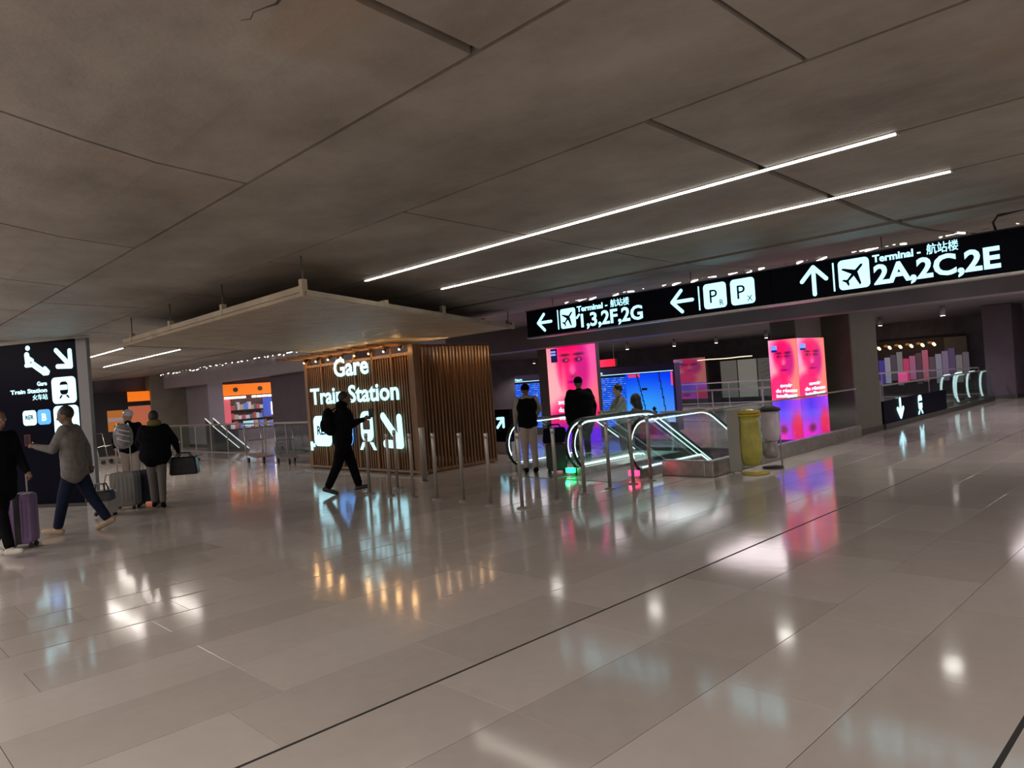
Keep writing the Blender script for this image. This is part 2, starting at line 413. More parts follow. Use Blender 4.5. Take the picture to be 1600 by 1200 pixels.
def cpanel(x0, x1, y0, y1, gx=.011, gy=.013, gy0=None):
    gy0 = gy if gy0 is None else gy0
    a, b, c, d = x0 + gx, x1 - gx, y0 + gy0, y1 - gy
    xs = sorted({a, b, *[x for x in xs_ if a + .05 < x < b - .05], *[a + (b - a) * k / 6 for k in range(7)]})
    vs = []; n = len(xs)
    for x in xs: vs += [(x, c, cz(x)), (x, d, cz(x)), (x, d, cz(x) + .045), (x, c, cz(x) + .045)]
    fs = []
    for i in range(n - 1):
        k = i * 4
        for j in range(4): fs.append((k + j, k + (j + 1) % 4, k + 4 + (j + 1) % 4, k + 4 + j))
    fs += [(3, 2, 1, 0), ((n - 1) * 4, (n - 1) * 4 + 1, (n - 1) * 4 + 2, (n - 1) * 4 + 3)]
    mb = MB().add(vs, fs); mb.build('ceiling_panel', CONC, ceiling)
BANDS = [(-12, -7, 0), (-7, -2.5, 0), (-2.5, 2.17, 0), (2.17, 3.43, 1), (3.43, 4.8, 0), (4.8, 5.95, 0), (5.95, 7.31, 0), (7.45, 10.2, 0)]  # wide dark gap before the last band shapes in a soft shadow line
for x0, x1, kind in BANDS:
    ys = [-12] + [2.3 * k for k in range(-4, 6)] + [13.8, 18.4, 23, 27.6, 32.2, 36.8, 42] if kind == 0 else [-12, -7.8, 1.4, 10.6, 19.8, 29, 42]
    for a, b in zip(ys, ys[1:]):
        gap0 = .028 if abs(a - 2.3) < .01 else None; g1 = .028 if abs(b - 2.3) < .01 else .013
        cpanel(x0, x1, a, b, gy=g1, gy0=gap0 if gap0 else .013)
# flat soffit of the hall beyond the vault
struct(MB().box(10.2, 34, -12, 42, 3.0, 3.3).build('trim_2', mat('soffit_paint', (.16, .14, .155), .7, noise=(1, .15))))
# bulkhead along the edge of the vault and the beam beyond the sign
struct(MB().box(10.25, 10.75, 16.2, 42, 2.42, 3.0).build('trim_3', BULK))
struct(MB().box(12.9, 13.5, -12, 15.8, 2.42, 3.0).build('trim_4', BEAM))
struct(MB().box(33.6, 34, -12, 42, 0, 3.0).build('wall_right', WALLD))
struct(MB().box(-10, 34, 31, 31.4, 0, 3.0).build('wall_back', WALLD))

# ------------------------------------------------------------------ ceiling light bars
def light_bar(x, y0, y1, label, e=0):
    z = cz(x)
    t = thing('ceiling_light_bar', label, 'light', (x, (y0 + y1) / 2, z - .016), 0, 'linear lamps set in the ceiling joints')
    h = (y1 - y0) / 2
    MB().box(-.022, .022, -h, h, .012, .055).build('housing', DSTEEL, t)
    MB().box(-.015, .015, -h + .01, h - .01, .004, .0125).build('diffuser', BARM, t)
    for q in (-1, 1): MB().box(-.024, .024, min(q * h, q * (h + .012)), max(q * h, q * (h + .012)), 0, .055).build('end_cap', POST, t)
    if e: lamp('AREA', 'bar_light', (0, 0, .002), e, (1, .93, .84), .03, (0, 0, 0), y1 - y0, parent=t)
    return t
light_bar(4.8, 1.45, 7.27, 'long glowing ceiling light bar, upper of the two above the hall centre')
light_bar(5.95, 1.46, 7.28, 'long glowing ceiling light bar, lower of the two, nearer the hanging sign')
light_bar(4.8, 16.4, 22.2, 'upper short-looking light bar beside the dark pylon, at the canopy edge', 28)
light_bar(5.95, 16.4, 22.2, 'lower light bar beside the dark pylon, below the canopy edge', 28)


# ------------------------------------------------------------------ string of bulbs at the end of the vault
def bulb_string(name, label, y0, y1, n, x=10.05, z=2.97):
    t = thing(name, label, 'string lights', (x, y0, z)); rnd = random.Random(3)
    pts = []
    for i in range(n):
        yy = (y1 - y0) * i / (n - 1); pts.append((rnd.uniform(-.05, .05), yy, rnd.uniform(-.035, .02)))
    MB().tube(pts, .006, 5).build('cable', POST, t)
    for i, p in enumerate(pts):
        if rnd.random() < .25: continue
        q = (p[0] + rnd.uniform(-.05, .05), p[1] + rnd.uniform(.04, .15), p[2] + rnd.uniform(-.03, .03))
        MB().capsule(p, q, .012, .016, 6).build('bulb', SPARK, t)
bulb_string('string_lights', 'sparkling string of little white lights above the dark bulkhead at left', 17.2, 40, 90)
bulb_string('string_lights', 'sparkling string of little white lights just above the hanging terminal sign', 1.0, 8.3, 70, 9.6, 2.975)

# ------------------------------------------------------------------ hanging sign
SX = 8.1
sg = thing('hanging_sign', 'long black hanging terminal sign with glowing arrows and white lettering', 'sign', (SX, 7.9, 2.3))
RR = (0, -1, 0)
sf = frame((0, 0, 0), RR)           # local: x to the right seen from the hall, y up
edges = [0, .2, 4.0, 7.6]
for a, b in zip(edges, edges[1:]):
    MB().prism([(a + .004, 0), (b - .004, 0), (b - .004, .40), (a + .004, .40)], sf, -.16, 0).build('panel', PANEL, sg)
MB().prism([(-.01, .40), (7.61, .40), (7.61, .412), (-.01, .412)], sf, -.17, .01).build('top_frame', PANELF, sg)
MB().prism([(-.01, -.02), (7.61, -.02), (7.61, 0), (-.01, 0)], sf, -.17, .01).build('bottom_frame', STEEL, sg)
for a in (.5, 2.9, 5.2, 7.0):
    MB().cyl(sf(a, .44, -.08), sf(a, 2.86 - 2.3, -.08), .006, n=6).build('suspension_cable', DSTEEL, sg)
sx = lambda Y: 7.9 - Y
D0, D1 = .0, .006
arrow_mb(sf, sx(7.52), .20, .27, PI, .16, D0, D1).build('arrow', SIGNW, sg)
MB().prism([(sx(7.25), .06), (sx(7.235), .06), (sx(7.235), .35), (sx(7.25), .35)], sf, D0, D1).build('divider', SIGNW, sg)
p = MB().prism(rrect(sx(7.19), sx(6.9), .06, .35, .035), sf, D0, D1).build('icon_plate', SIGNW, sg)
MB().prism(plane_pts(sx(7.045), .205, .25), sf, D1, D1 + .003).build('pictogram', PANEL, p)
text('Terminal -', sf, sx(6.86), .275, .08, SIGNW, sg, bold=.04, width=.56); text('航站楼', sf, sx(6.25), .275, .082, SIGNW, sg, bold=.008, width=.32)
text('1,3,2F,2G', sf, sx(6.85), .05, .19, SIGNW, sg, bold=.035, width=1.08); MB().prism(stroke((sx(6.83), .232), (sx(6.875), .19), .03), sf, 0, .007).build('numeral_flag', SIGNW, sg)
arrow_mb(sf, sx(5.10), .20, .30, PI, .15, D0, D1).build('arrow', SIGNW, sg)
MB().prism([(sx(4.86), .05), (sx(4.845), .05), (sx(4.845), .35), (sx(4.86), .35)], sf, D0, D1).build('divider', SIGNW, sg)
for yc, sub in ((4.63, 'R'), (4.26, 'X')):
    p = MB().prism(rrect(sx(yc) - .155, sx(yc) + .155, .05, .36, .045), sf, D0, D1).build('icon_plate', SIGNW, sg)
    text('P', sf, sx(yc) - .085, .12, .17, PANEL, p, d=.009, bold=0, name='pictogram')
    text(sub, sf, sx(yc) + .055, .08, .07, PANEL, p, d=.009, bold=0, name='pictogram')
arrow_mb(sf, sx(3.40), .20, .30, PI / 2, .15, D0, D1).build('arrow', SIGNW, sg)
MB().prism([(sx(3.19), .05), (sx(3.175), .05), (sx(3.175), .36), (sx(3.19), .36)], sf, D0, D1).build('divider', SIGNW, sg)
p = MB().prism(rrect(sx(3.13), sx(2.81), .05, .37, .045), sf, D0, D1).build('icon_plate', SIGNW, sg)
MB().prism(plane_pts(sx(2.97), .21, .27), sf, D1, D1 + .003).build('pictogram', PANEL, p)
text('Terminal -', sf, sx(2.77), .295, .075, SIGNW, sg, bold=.04, width=.46); text('航站楼', sf, sx(2.26), .295, .08, SIGNW, sg, bold=.008, width=.28)
text('2A,2C,2E', sf, sx(2.77), .065, .20, SIGNW, sg, bold=.045, width=1.13)

MB().tube([sf(6.22, .41, -.1), sf(6.20, .50, -.1), sf(6.24, .555, -.1), sf(6.45, .575, -.1), sf(7.3, .57, -.1)], .012, 8).build('feed_cable', RUBBER, sg, True)
ck = [(1.34, 2.79), (1.362, 2.75), (1.35, 2.70), (1.37, 2.63), (1.388, 2.58), (1.38, 2.50)]
vs = []; fs = []
for i, (a, b) in enumerate(ck):
    wq = (.001, .002, .0015, .003, .006, .005)[i]; vs += [(a - wq, b, cz(a) - .0015), (a + wq, b, cz(a) - .0015), (a + wq, b, cz(a) + .01), (a - wq, b, cz(a) + .01)]
for i in range(len(ck) - 1):
    for j in range(4): fs.append((i * 4 + j, i * 4 + (j + 1) % 4, i * 4 + 4 + (j + 1) % 4, i * 4 + 4 + j))
MB().add(vs, fs + [(0, 1, 2, 3), (20, 21, 22, 23)]).build('crack_filler', JOINT, ceiling)

# ------------------------------------------------------------------ pylon at left
pr = Vector((1.0, -1.55, 0)).normalized()
po = Vector((3.44, 14.6, 0)) - pr * 1.95
py = thing('sign_pylon', 'tall dark blue sign pylon with white escalator and train icons at left edge', 'sign', tuple(po))
pf = frame((0, 0, 0), pr)
MB().prism([(.25, .06), (2.02, .06), (2.02, 2.97), (.25, 2.97)], pf, -.06, 0).build('panel', PANEL, py)
MB().prism([(2.02, 0), (2.24, 0), (2.24, 2.97), (2.02, 2.97)], pf, -.07, .01).build('side_frame', PYF, py)
MB().prism([(.04, 0), (.25, 0), (.25, 2.97), (.04, 2.97)], pf, -.07, .01).build('side_frame', PYF, py)
MB().prism([(.25, 0), (2.02, 0), (2.02, .06), (.25, .06)], pf, -.06, .01).build('plinth', DSTEEL, py)
arrow_mb(pf, 1.74, 2.64, .42, -PI / 4 - .02, .20, 0, .008).build('arrow', SIGNW, py)
e = MB(); PF = lambda pts, k: e.prism(pts, pf, 0, .008 + k * .0006)        # person riding down an escalator
PF(stroke((.93, 2.57), (1.06, 2.57), .07), 0); PF(stroke((1.06, 2.57), (1.30, 2.40), .06), 1); PF(stroke((1.30, 2.40), (1.38, 2.40), .07), 2)
PF(stroke((1.40, 2.43), (1.33, 2.50), .06), 3); PF(stroke((1.02, 2.67), (1.32, 2.46), .035), 4)
PF(stroke((.97, 2.60), (.96, 2.76), .10), 5); PF(stroke((.96, 2.74), (1.08, 2.66), .045), 6)
PF([(.99 + .045 * math.cos(t * PI / 6), 2.88 + .045 * math.sin(t * PI / 6)) for t in range(12)], 7)
e.build('escalator_pictogram', SIGNW, py)
text('Gare', pf, 1.35, 2.19, .075, SIGNW, py, bold=.04, align='RIGHT')
text('Train Station', pf, 1.35, 2.07, .075, SIGNW, py, bold=.04, align='RIGHT', width=.80)
text('火车站', pf, 1.35, 1.945, .08, SIGNW, py, bold=.008, align='RIGHT')
def train_icon(mb, fr, x, y, s_, d0, d1):     # front of a train over splayed rails
    mb.prism([(x + a * s_, y + b * s_) for a, b in rrect(-.28, .28, -.28, .5, .2)], fr, d0, d1)
    for q in (-1, 1): mb.prism([(x + a * s_ * q, y + b * s_) for a, b in ((.10, -.30), (.24, -.30), (.38, -.5), (.26, -.5))], fr, d0, d1 + .0004)
    return mb
p = MB().prism(rrect(1.45, 1.96, 1.84, 2.31, .08), pf, 0, .008).build('icon_plate', SIGNW, py)
train_icon(MB(), pf, 1.71, 2.08, .30, .008, .012).build('pictogram', PANEL, p)
MB().prism(rrect(1.63, 1.79, 2.08, 2.17, .02), pf, .012, .016).build('train_window', SIGNW, p)
p = MB().prism(rrect(1.45, 1.98, 1.27, 1.80, .08), pf, 0, .008).build('icon_plate', SIGNW, py)
train_icon(MB(), pf, 1.74, 1.55, .30, .008, .012).build('pictogram', PANEL, p)
p = MB().prism(rrect(.78, 1.07, 1.49, 1.76, .06), pf, 0, .008).build('icon_plate', SIGNW, py)
text('RER', pf, .925, 1.60, .075, PANEL, p, d=.012, bold=.03, align='CENTER')
p = MB().prism(rrect(1.10, 1.38, 1.49, 1.76, .06), pf, 0, .008).build('icon_plate', SIGNB, py, label='blue icon plate')
text('B', pf, 1.24, 1.56, .13, SIGNW, p, d=.012, bold=.04, align='CENTER')

# ------------------------------------------------------------------ slatted kiosk
KX, KY0, KY1, KD = 8.3, 11.2, 15.3, 10.3
kio = thing('train_station_kiosk', 'wooden slatted kiosk with glowing train station lettering and arrow', 'kiosk', (KX, KY0, 0))
def kb(x0, x1, y0, y1, z0, z1, n, m=WOODF, b=0): return MB().box(x0 - KX, x1 - KX, y0 - KY0, y1 - KY0, z0, z1).build(n, m, kio, bevel=b)
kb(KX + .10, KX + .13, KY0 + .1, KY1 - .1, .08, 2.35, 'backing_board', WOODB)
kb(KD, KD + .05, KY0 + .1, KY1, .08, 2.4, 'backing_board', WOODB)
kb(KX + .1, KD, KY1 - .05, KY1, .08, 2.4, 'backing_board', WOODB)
yy = KY0
rnd = random.Random(5); slat = {}
def kslat(x, y, w_, d_, z1):
    key = (w_, d_, z1)
    if key not in slat:
        mb = MB().box(0, d_, 0, w_, .08, z1); me = mb.mesh('slat', bevel=.004); me.materials.append(WOODF); slat[key] = me
    o = link('slat', slat[key], kio); o.location = (x - KX, y - KY0, 0)
k = 0
while yy < KY1:
    wide = k % 8 == 0
    kslat(KX + (.0 if wide else .03), yy, .06 if wide else .035, .09 if wide else .06, 2.48 if wide else 2.3)
    yy += .085; k += 1
xx = KX + .12; k = 0
while xx < KD:
    kslat(xx, KY0, .05, .035, 2.48); 
    if k % 2: kslat(xx + .05, KY0 + .5, .05, .035, 2.48)
    xx += .085; k += 1
kb(KX - .02, KX + .14, KY0 - .06, KY0 + .10, 0, 2.5, 'corner_post', WOODF, .006)
kb(KX - .01, KX + .12, KY1 - .05, KY1 + .08, 0, 2.5, 'corner_post', WOODF, .006)
kb(KX, KX + .13, KY0, KY1, .02, .08, 'base_rail', WOODF); kb(KX, KD, KY0 - .01, KY0 + .1, .02, .08, 'base_rail', WOODF)
kb(KX - .05, KX - .03, KY0 - .3, KY1 + .3, .05, .07, 'floor_rail', POST)
kb(KX, KX + .12, KY0, KY1, 2.30, 2.36, 'top_rail', WOODF); kb(KX, KD, KY0, KY0 + .06, 2.44, 2.49, 'top_rail', WOODF)
kf = frame((0, 0, 0), (0, -1, 0)); ky = lambda Y: KY0 - Y          # frame x from world Y
kfr = lambda x, y, d=0: Vector((-.035 - d, -x, y))                 # x = -(Y-KY0)
X_ = lambda Y: -(Y - KY0)
text('Gare', kfr, X_(14.03), 2.04, .38, SIGNW, kio, bold=.035, width=1.36)
text('Train Station', kfr, X_(15.10), 1.47, .36, SIGNW, kio, bold=.035, width=3.45)
fr_ = MB()
for a, b, c, d in ((15.25, 15.15, .42, .62), (15.15, 15.05, .50, .58)):
    fr_.prism([(X_(a), c), (X_(b), c), (X_(b), d), (X_(a), d)], kfr, 0, .01)
fr_.build('side_mark', SIGNW, kio)
p = MB().prism(rrect(X_(15.05), X_(14.30), .52, 1.20, .14), kfr, 0, .012).build('icon_plate', SIGNW, kio)
text('RER', kfr, X_(14.67), .78, .20, PANEL, p, d=.016, bold=.03, align='CENTER')
p = MB().prism(rrect(X_(14.14), X_(13.42), .52, 1.20, .2), kfr, 0, .012).build('icon_plate', SIGNB, kio, label='blue round icon plate')
text('B', kfr, X_(13.78), .70, .34, PANEL, p, d=.016, bold=.04, align='CENTER')
p = train_icon(MB(), kfr, X_(12.87), .86, .80, 0, .012).build('train_pictogram', SIGNW, kio)
MB().prism(rrect(X_(12.87) - .13, X_(12.87) + .13, .88, 1.08, .03), kfr, .012, .018).build('train_window', WOODB, p)
arrow_mb(kfr, X_(11.98), .86, .80, -PI / 4, .20, 0, .012).build('arrow', SIGNW, kio)
for i in range(8):
    yb = KY0 + .35 + i * .53
    kb(KX - .75, KX + .1, yb - .02, yb + .02, 2.49, 2.54, 'bracket_beam', WOODF)
    h = MB().capsule((-.05, yb - KY0 - .12, 2.49), (-.10, yb - KY0 - .12, 2.44), .028, .035, 8).build('spot_lamp', DSTEEL, kio)
    MB().ell((-.12, yb - KY0 - .12, 2.42), .022, .022, .022, 8, 5).build('lamp_bulb', WARMB, h)
    lamp('POINT', 'spot_glow', (-.18, yb - KY0 - .12, 2.40), 2.2, (1, .55, .2), .03, parent=kio)
for i in range(6):
    lamp('POINT', 'inner_glow', (.45 + .28 * i, .28, 2.3), 2.5, (1, .62, .3), .03, parent=kio)

# ------------------------------------------------------------------ slatted canopy
cano = thing('slatted_canopy', 'flat canopy of pale wooden slats hanging over the kiosk front', 'canopy', (3.54, 6.46, 2.6))
A0 = Vector((3.54, 6.46)); DR = Vector((5.72, 2.94)); LFT = 5.55
def cbar(p, q, wd, h, z, n, m=WOODC):
    return MB().bar((p[0] - A0.x, p[1] - A0.y, z), (q[0] - A0.x, q[1] - A0.y, z), wd, h).build(n, m, cano)
ns = 62
slat0 = None
for i in range(ns):
    yk = LFT * i / (ns - 1)
    if slat0 is None:
        slat0 = MB().bar((0, 0, 0), (DR.x, DR.y, 0), .066, .035).build('slat', WOODC, cano); o = slat0
    else:
        o = slat0.copy(); S.collection.objects.link(o); o.parent = cano
    o.location = (0, yk, .03)
MB().box(-.01, DR.x, -.02, .02, .06, .09)
up = WOODC
for f_ in (0, .26, .52, .78, 1):
    b0 = A0 + DR * f_; cbar((b0.x, b0.y - .02), (b0.x, b0.y + LFT + .02), .05, .06, .08, 'cross_beam')
cbar(A0 + DR.normalized() * -.04, A0 + DR * 1.01, .04, .07, .035, 'edge_beam')
q0 = A0 + Vector((0, LFT)); cbar(q0, q0 + DR, .04, .07, .035, 'edge_beam')
for f_, yk in ((0, .0), (.52, .0), (.0, 1.9), (0, 3.6), (0, 5.2), (.78, 2), (.52, 4), (1, .1)):
    b0 = A0 + DR * f_ + Vector((0, yk)); z_ = cz(b0.x) - 2.6
    MB().cyl((b0.x - A0.x, b0.y - A0.y, .09), (b0.x - A0.x, b0.y - A0.y, z_), .008, n=6).build('hanger_rod', DSTEEL, cano)
    MB().box(b0.x - A0.x - .03, b0.x - A0.x + .03, b0.y - A0.y - .03, b0.y - A0.y + .03, .05, .17).build('bracket', WOODC, cano)

# ------------------------------------------------------------------ queue posts
pp = thing('queue_post', 'slim steel queue post', 'post', (0, 0, 0))
MB().lathe((0, 0, 0), [(.075, 0), (.075, .008), (.06, .016), (.028, .022), (.026, .03)], 18).build('base', POST, pp, True)
MB().lathe((0, 0, 0), [(.025, .02), (.025, .90), (.022, .905)], 14).build('pole', POST, pp, True)
MB().lathe((0, 0, 0), [(.027, .905), (.030, .91), (.030, .965), (.022, .975)], 14).build('cap', STEEL, pp, True)
PL = [((6.49, 7.25), 'nearest steel queue post standing right of the kiosk corner, second from the row corner'),
      ((6.50, 6.66), 'corner steel queue post nearest the viewer, where the two rows of posts meet'),
      ((7.12, 6.62), 'steel queue post in front of the man in black vest, right of the corner post'),
      ((7.67, 6.60), 'steel queue post in front of the paired escalator handrail ends'),
      ((8.17, 6.55), 'steel queue post standing beside the red no-entry light'),
      ((8.66, 6.50), 'steel queue post just left of the right escalator handrail end'),
      ((9.02, 6.44), 'last steel queue post at right, in front of the right handrail end'),
      ((6.54, 7.87), 'steel queue post in front of the right side of the kiosk wall'),
      ((6.50, 8.42), 'steel queue post just right of the kiosk corner'),
      ((6.47, 8.95), 'steel queue post just right of the kiosk arrow sign'),
      ((6.45, 9.52), 'steel queue post in front of the kiosk arrow icon'),
      ((7.01, 10.12), 'steel queue post set back behind the others by the arrow icon'),
      ((6.46, 10.12), 'leftmost steel queue post, just right of the walking figure')]
for i, ((x, y_), lb) in enumerate(PL):
    if i == 0: pp.location = (x, y_, 0); pp['label'] = lb; pp['group'] = 'steel queue posts'
    else: dup(pp, (x, y_, 0), label=lb)
pb = thing('thick_post', 'thicker grey post in front of the kiosk corner', 'post', (7.7, 10.28, 0))
MB().lathe((0, 0, 0), [(.05, 0), (.05, .95), (.045, .96)], 16).build('pole', POST, pb, True)
MB().lathe((0, 0, 0), [(.09, 0), (.09, .012), (.06, .02)], 16).build('base', POST, pb, True)

# ------------------------------------------------------------------ escalators
def path_side(z_off=0, r=.42, xe=14.6, flat=11.05, x0=9.42):
    pts = []
    for k in range(13):
        a = -PI / 2 - PI * k / 12; pts.append((x0 + r * math.cos(a), .5 + r * math.sin(a)))
    for x in (9.9, 10.4, 10.8): pts.append((x, .5 + r))
    for k in range(5):
        x = flat + .12 * k; pts.append((x, .5 + r - .1155 * .12 * k * k * .6))
    x1, z1 = pts[-1]
    while x1 < xe: x1 += .4; z1 -= .4 * math.tan(math.radians(30)); pts.append((x1, z1))
    return pts
def escalator(name, label, yl, yr, ind, origin=(0, 0, 0), rz=0):
    t = thing(name, label, 'escalator', origin, rz)
    hp = path_side(); gp = path_side(r=.40); low = [(x, 0) for x, z in gp]
    for yv, sgn in ((yl, -1), (yr, 1)):
        MB().tube([(x, yv, z) for x, z in hp], .026, 8).build('handrail', RUBBER, t, True)
        g = MB(); vs = []; 
        top = [q for q in path_side(r=.395)[3:]]; n = len(top)
        def floorz(x):
            return .14 if x < 10.95 else .14 - (x - 10.95) * math.tan(math.radians(30)) if x < 14.9 else .14 - 2.28
        cx0 = 9.42
        for s_ in (-.006, .006):
            for x, z in top: vs.append((x, yv + s_, max(z, .14) if x < 9.42 else z))
            for x, z in top: vs.append((x, yv + s_, floorz(x)))
        fs = []
        for i in range(n - 1):
            fs += [(i, i + 1, n + i + 1, n + i), (2 * n + i, 3 * n + i, 3 * n + i + 1, 2 * n + i + 1), (i, 2 * n + i, 2 * n + i + 1, i + 1)]
        MB().add(vs, fs).build('balustrade_glass', GLASS, t)
        sp = path_side(r=.372)[4:]
        MB().tube([(x, yv + sgn * .0, z) for x, z in sp], .011, 6).build('handrail_light', STRIP, t)
        lw = [(9.25, .16)] + [(x, floorz(x) + .02) for x in (9.6, 10.2, 10.95, 11.6, 12.4, 13.2, 14.2)]
        MB().tube([(x, yv + sgn * -.035, z) for x, z in lw], .013, 6).build('skirt_light', STRIP, t)
        sk = [(9.12, .0), (9.12, .13), (10.95, .13), (15.0, .13 - 4.05 * .577), (15.0, -.1 - 4.05 * .577 - .2), (11.2, -.29), (9.5, -.0)]
        f2 = lambda x, y, d=0, yv=yv: Vector((x, yv + d, y))
        MB().prism([(9.12, 0.003), (9.12, .13), (10.95, .13), (10.95, .003)], f2, -.05, .05).build('skirt_panel', STEEL, t)
        MB().prism([(10.95, -.25), (10.95, .13), (13.2, .13 - 2.25 * .577), (13.2, -.25 - 2.25 * .577)], f2, -.05, .05).build('skirt_panel', STEEL, t)
    a, b = min(yl, yr) + .06, max(yl, yr) - .06
    MB().box(8.7, 10.42, a, b, .001, .008).build('landing_plate', STEEL, t)
    for j in range(9):
        x = 10.46 + .4 * j; z = 0 if x < 10.9 else -(x - 10.86) * .577
        if x + .4 > 13.25: break
        st = MB().box(x, x + .39, a, b, z - .06, z).box(x, x + .03, a, b, z - .25, z - .06)
        st.build('step', DSTEEL, t)
    m_, c_ = ind
    MB().box(9.06, 9.13, yr - .06, yr + .10, .05, .13).build('entry_light', m_, t)
    lamp('POINT', 'entry_glow', (9.0, yr + .02, .12), .5, c_, .04, parent=t)
    return t
GREEN = mat('green_signal', (.05, .5, .2), .4, emit=(.02, 1, .28), es=3)
RED = mat('red_signal', (.6, .02, .05), .4, emit=(1, .03, .12), es=4)
escalator('escalator', 'left escalator with green entry light, carrying the four standing passengers', 9.50, 8.08, (GREEN, (.05, 1, .3)))
escalator('escalator', 'right escalator with red no-entry light, glass sides trimmed with cool light', 7.93, 6.78, (RED, (1, .05, .15)))
# cool light that the well lamps throw on the glass and steps
lamp('AREA', 'well_light', (11.2, 8.0, .05), 16, (.75, 1, .95), 2.0, (0, PI, 0), 2.2)

# glass barrier on a steel curb round the well
gb = thing('glass_barrier', 'glass barrier on a steel curb running from the escalator to the column', 'barrier', (9.6, 5.75, 0))
def gbx(x0, x1, y0, y1, z0, z1, n, m, b=0): return MB().box(x0 - 9.6, x1 - 9.6, y0 - 5.75, y1 - 5.75, z0, z1).build(n, m, gb, bevel=b)
gbx(9.55, 15.35, 5.70, 5.84, 0, .24, 'curb', STEEL, .01); gbx(9.55, 9.69, 5.84, 6.6, 0, .24, 'curb', STEEL, .01)
for a in range(4): gbx(9.62 + 1.43 * a, 9.62 + 1.43 * a + 1.40, 5.76, 5.775, .24, .98, 'glass_pane', GLASS)
gbx(9.615, 9.63, 5.8, 6.58, .24, .98, 'glass_pane', GLASS)
gbx(9.58, 15.35, 5.745, 5.79, .975, 1.0, 'top_rail', POST); gbx(9.60, 9.645, 5.79, 6.6, .975, 1.0, 'top_rail', POST)

# second barrier beyond the column, with a lit direction panel
gb2 = thing('glass_barrier', 'further glass barrier with lit down arrow and train icon beyond the square column', 'barrier', (16.9, 5.75, 0))
def g2(x0, x1, z0, z1, n, m, y0=5.75, y1=5.85): return MB().box(x0 - 16.9, x1 - 16.9, y0 - 5.75, y1 - 5.75, z0, z1).build(n, m, gb2)
g2(16.9, 26.4, 0, .12, 'curb', DSTEEL); g2(16.9, 21.5, .12, .62, 'sign_panel', PANEL, 5.78, 5.84)
for a in range(5): g2(16.9 + 1.9 * a, 16.9 + 1.9 * a + 1.87, .62 if a < 2 else .12, .95, 'glass_pane', GLASS, 5.80, 5.815)
g2(16.9, 26.4, .95, .98, 'top_rail', POST, 5.78, 5.83)
f3 = lambda x, y, d=0: Vector((x, .03 - d, y))
arrow_mb(f3, 1.05, .40, .40, -PI / 2, .24, 0, .012).build('arrow', SIGNW, gb2)
p = train_icon(MB(), f3, 2.45, .38, .46, 0, .012).build('train_pictogram', SIGNW, gb2)
MB().prism(rrect(2.33, 2.57, .42, .47, .015), f3, .012, .018).build('train_window', PANEL, p)

# ------------------------------------------------------------------ columns
def column(x0, x1, y0, y1, label, m=COLM, h=3.0, name='concrete_column', base=True):
    t = thing(name, label, 'column', ((x0 + x1) / 2, (y0 + y1) / 2, 0)); a = (x1 - x0) / 2; b = (y1 - y0) / 2
    MB().box(-a, a, -b, b, 0, h).build('shaft', m, t, bevel=.02)
    if base: MB().box(-a - .01, a + .01, -b - .01, b + .01, 0, .12).build('kick_plate', DSTEEL, t)
    return t
column(15.4, 16.85, 5.8, 6.5, 'big square olive grey concrete column right of the pink screen')
column(27.0, 28.6, 5.3, 6.1, 'dark plum column near the right edge of the hall', COLP)
column(14.05, 15.0, 13.06, 13.42, 'dark square column left of the tall pink portrait screen', COLD)
column(10.8, 11.4, 19.7, 22.3, 'broad plum column left of the kiosk, below the bulkhead', COLP)
column(13.75, 14.95, 6.2, 6.72, 'dark brown pillar that carries the two-sided pink screen', COLD)
column(11.1, 11.7, 28.2, 30.6, 'grey column between the beige wall and the orange fronted shop', BULK)

# ------------------------------------------------------------------ LED portraits
def mixc(a, b, t): t = max(0, min(1, t)); return tuple(a[i] * (1 - t) + b[i] * t for i in range(3))
def blob(u, v, cu, cv, ru, rv, soft=.35):
    d = math.hypot((u - cu) / ru, (v - cv) / rv); return max(0, min(1, (1 + soft - d) / (2 * soft) if soft else d < 1))
def face(u, v, cu, cv, su, sv, c):
    U = (u - cu) / su; V = (v - cv) / sv
    c = mixc(c, (1, .10, .42), .95 * blob(U, V, 0, .0, .55, .85, .18))
    c = mixc(c, (.72, .12, .50), .75 * blob(U, V, .34, -.05, .24, .7, .5))
    c = mixc(c, (1, .04, .36), .8 * blob(U, V, -.22, .45, .4, .4, .5))
    for q in (-1, 1):
        c = mixc(c, (.20, .01, .16), .85 * blob(U, V, .24 * q, .30, .17, .035, .6))
        c = mixc(c, (.16, .02, .18), .8 * blob(U, V, .23 * q, .16, .13, .06, .5))
        c = mixc(c, (.95, .55, .8), .7 * blob(U, V, .23 * q + .03, .16, .04, .025, .6))
        c = mixc(c, (.35, .0, .18), .6 * blob(U, V, .07 * q, -.20, .05, .03, .6))
    c = mixc(c, (1, .42, .68), .8 * blob(U, V, 0, -.12, .10, .16, .6))
    c = mixc(c, (.30, .0, .2), .45 * blob(U, V, 0, -.28, .12, .05, .6))
    c = mixc(c, (.75, .0, .50), .9 * blob(U, V, 0, -.42, .2, .07, .4))
    c = mixc(c, (.32, .0, .22), .8 * blob(U, V, 0, -.42, .19, .014, .6))
    return c
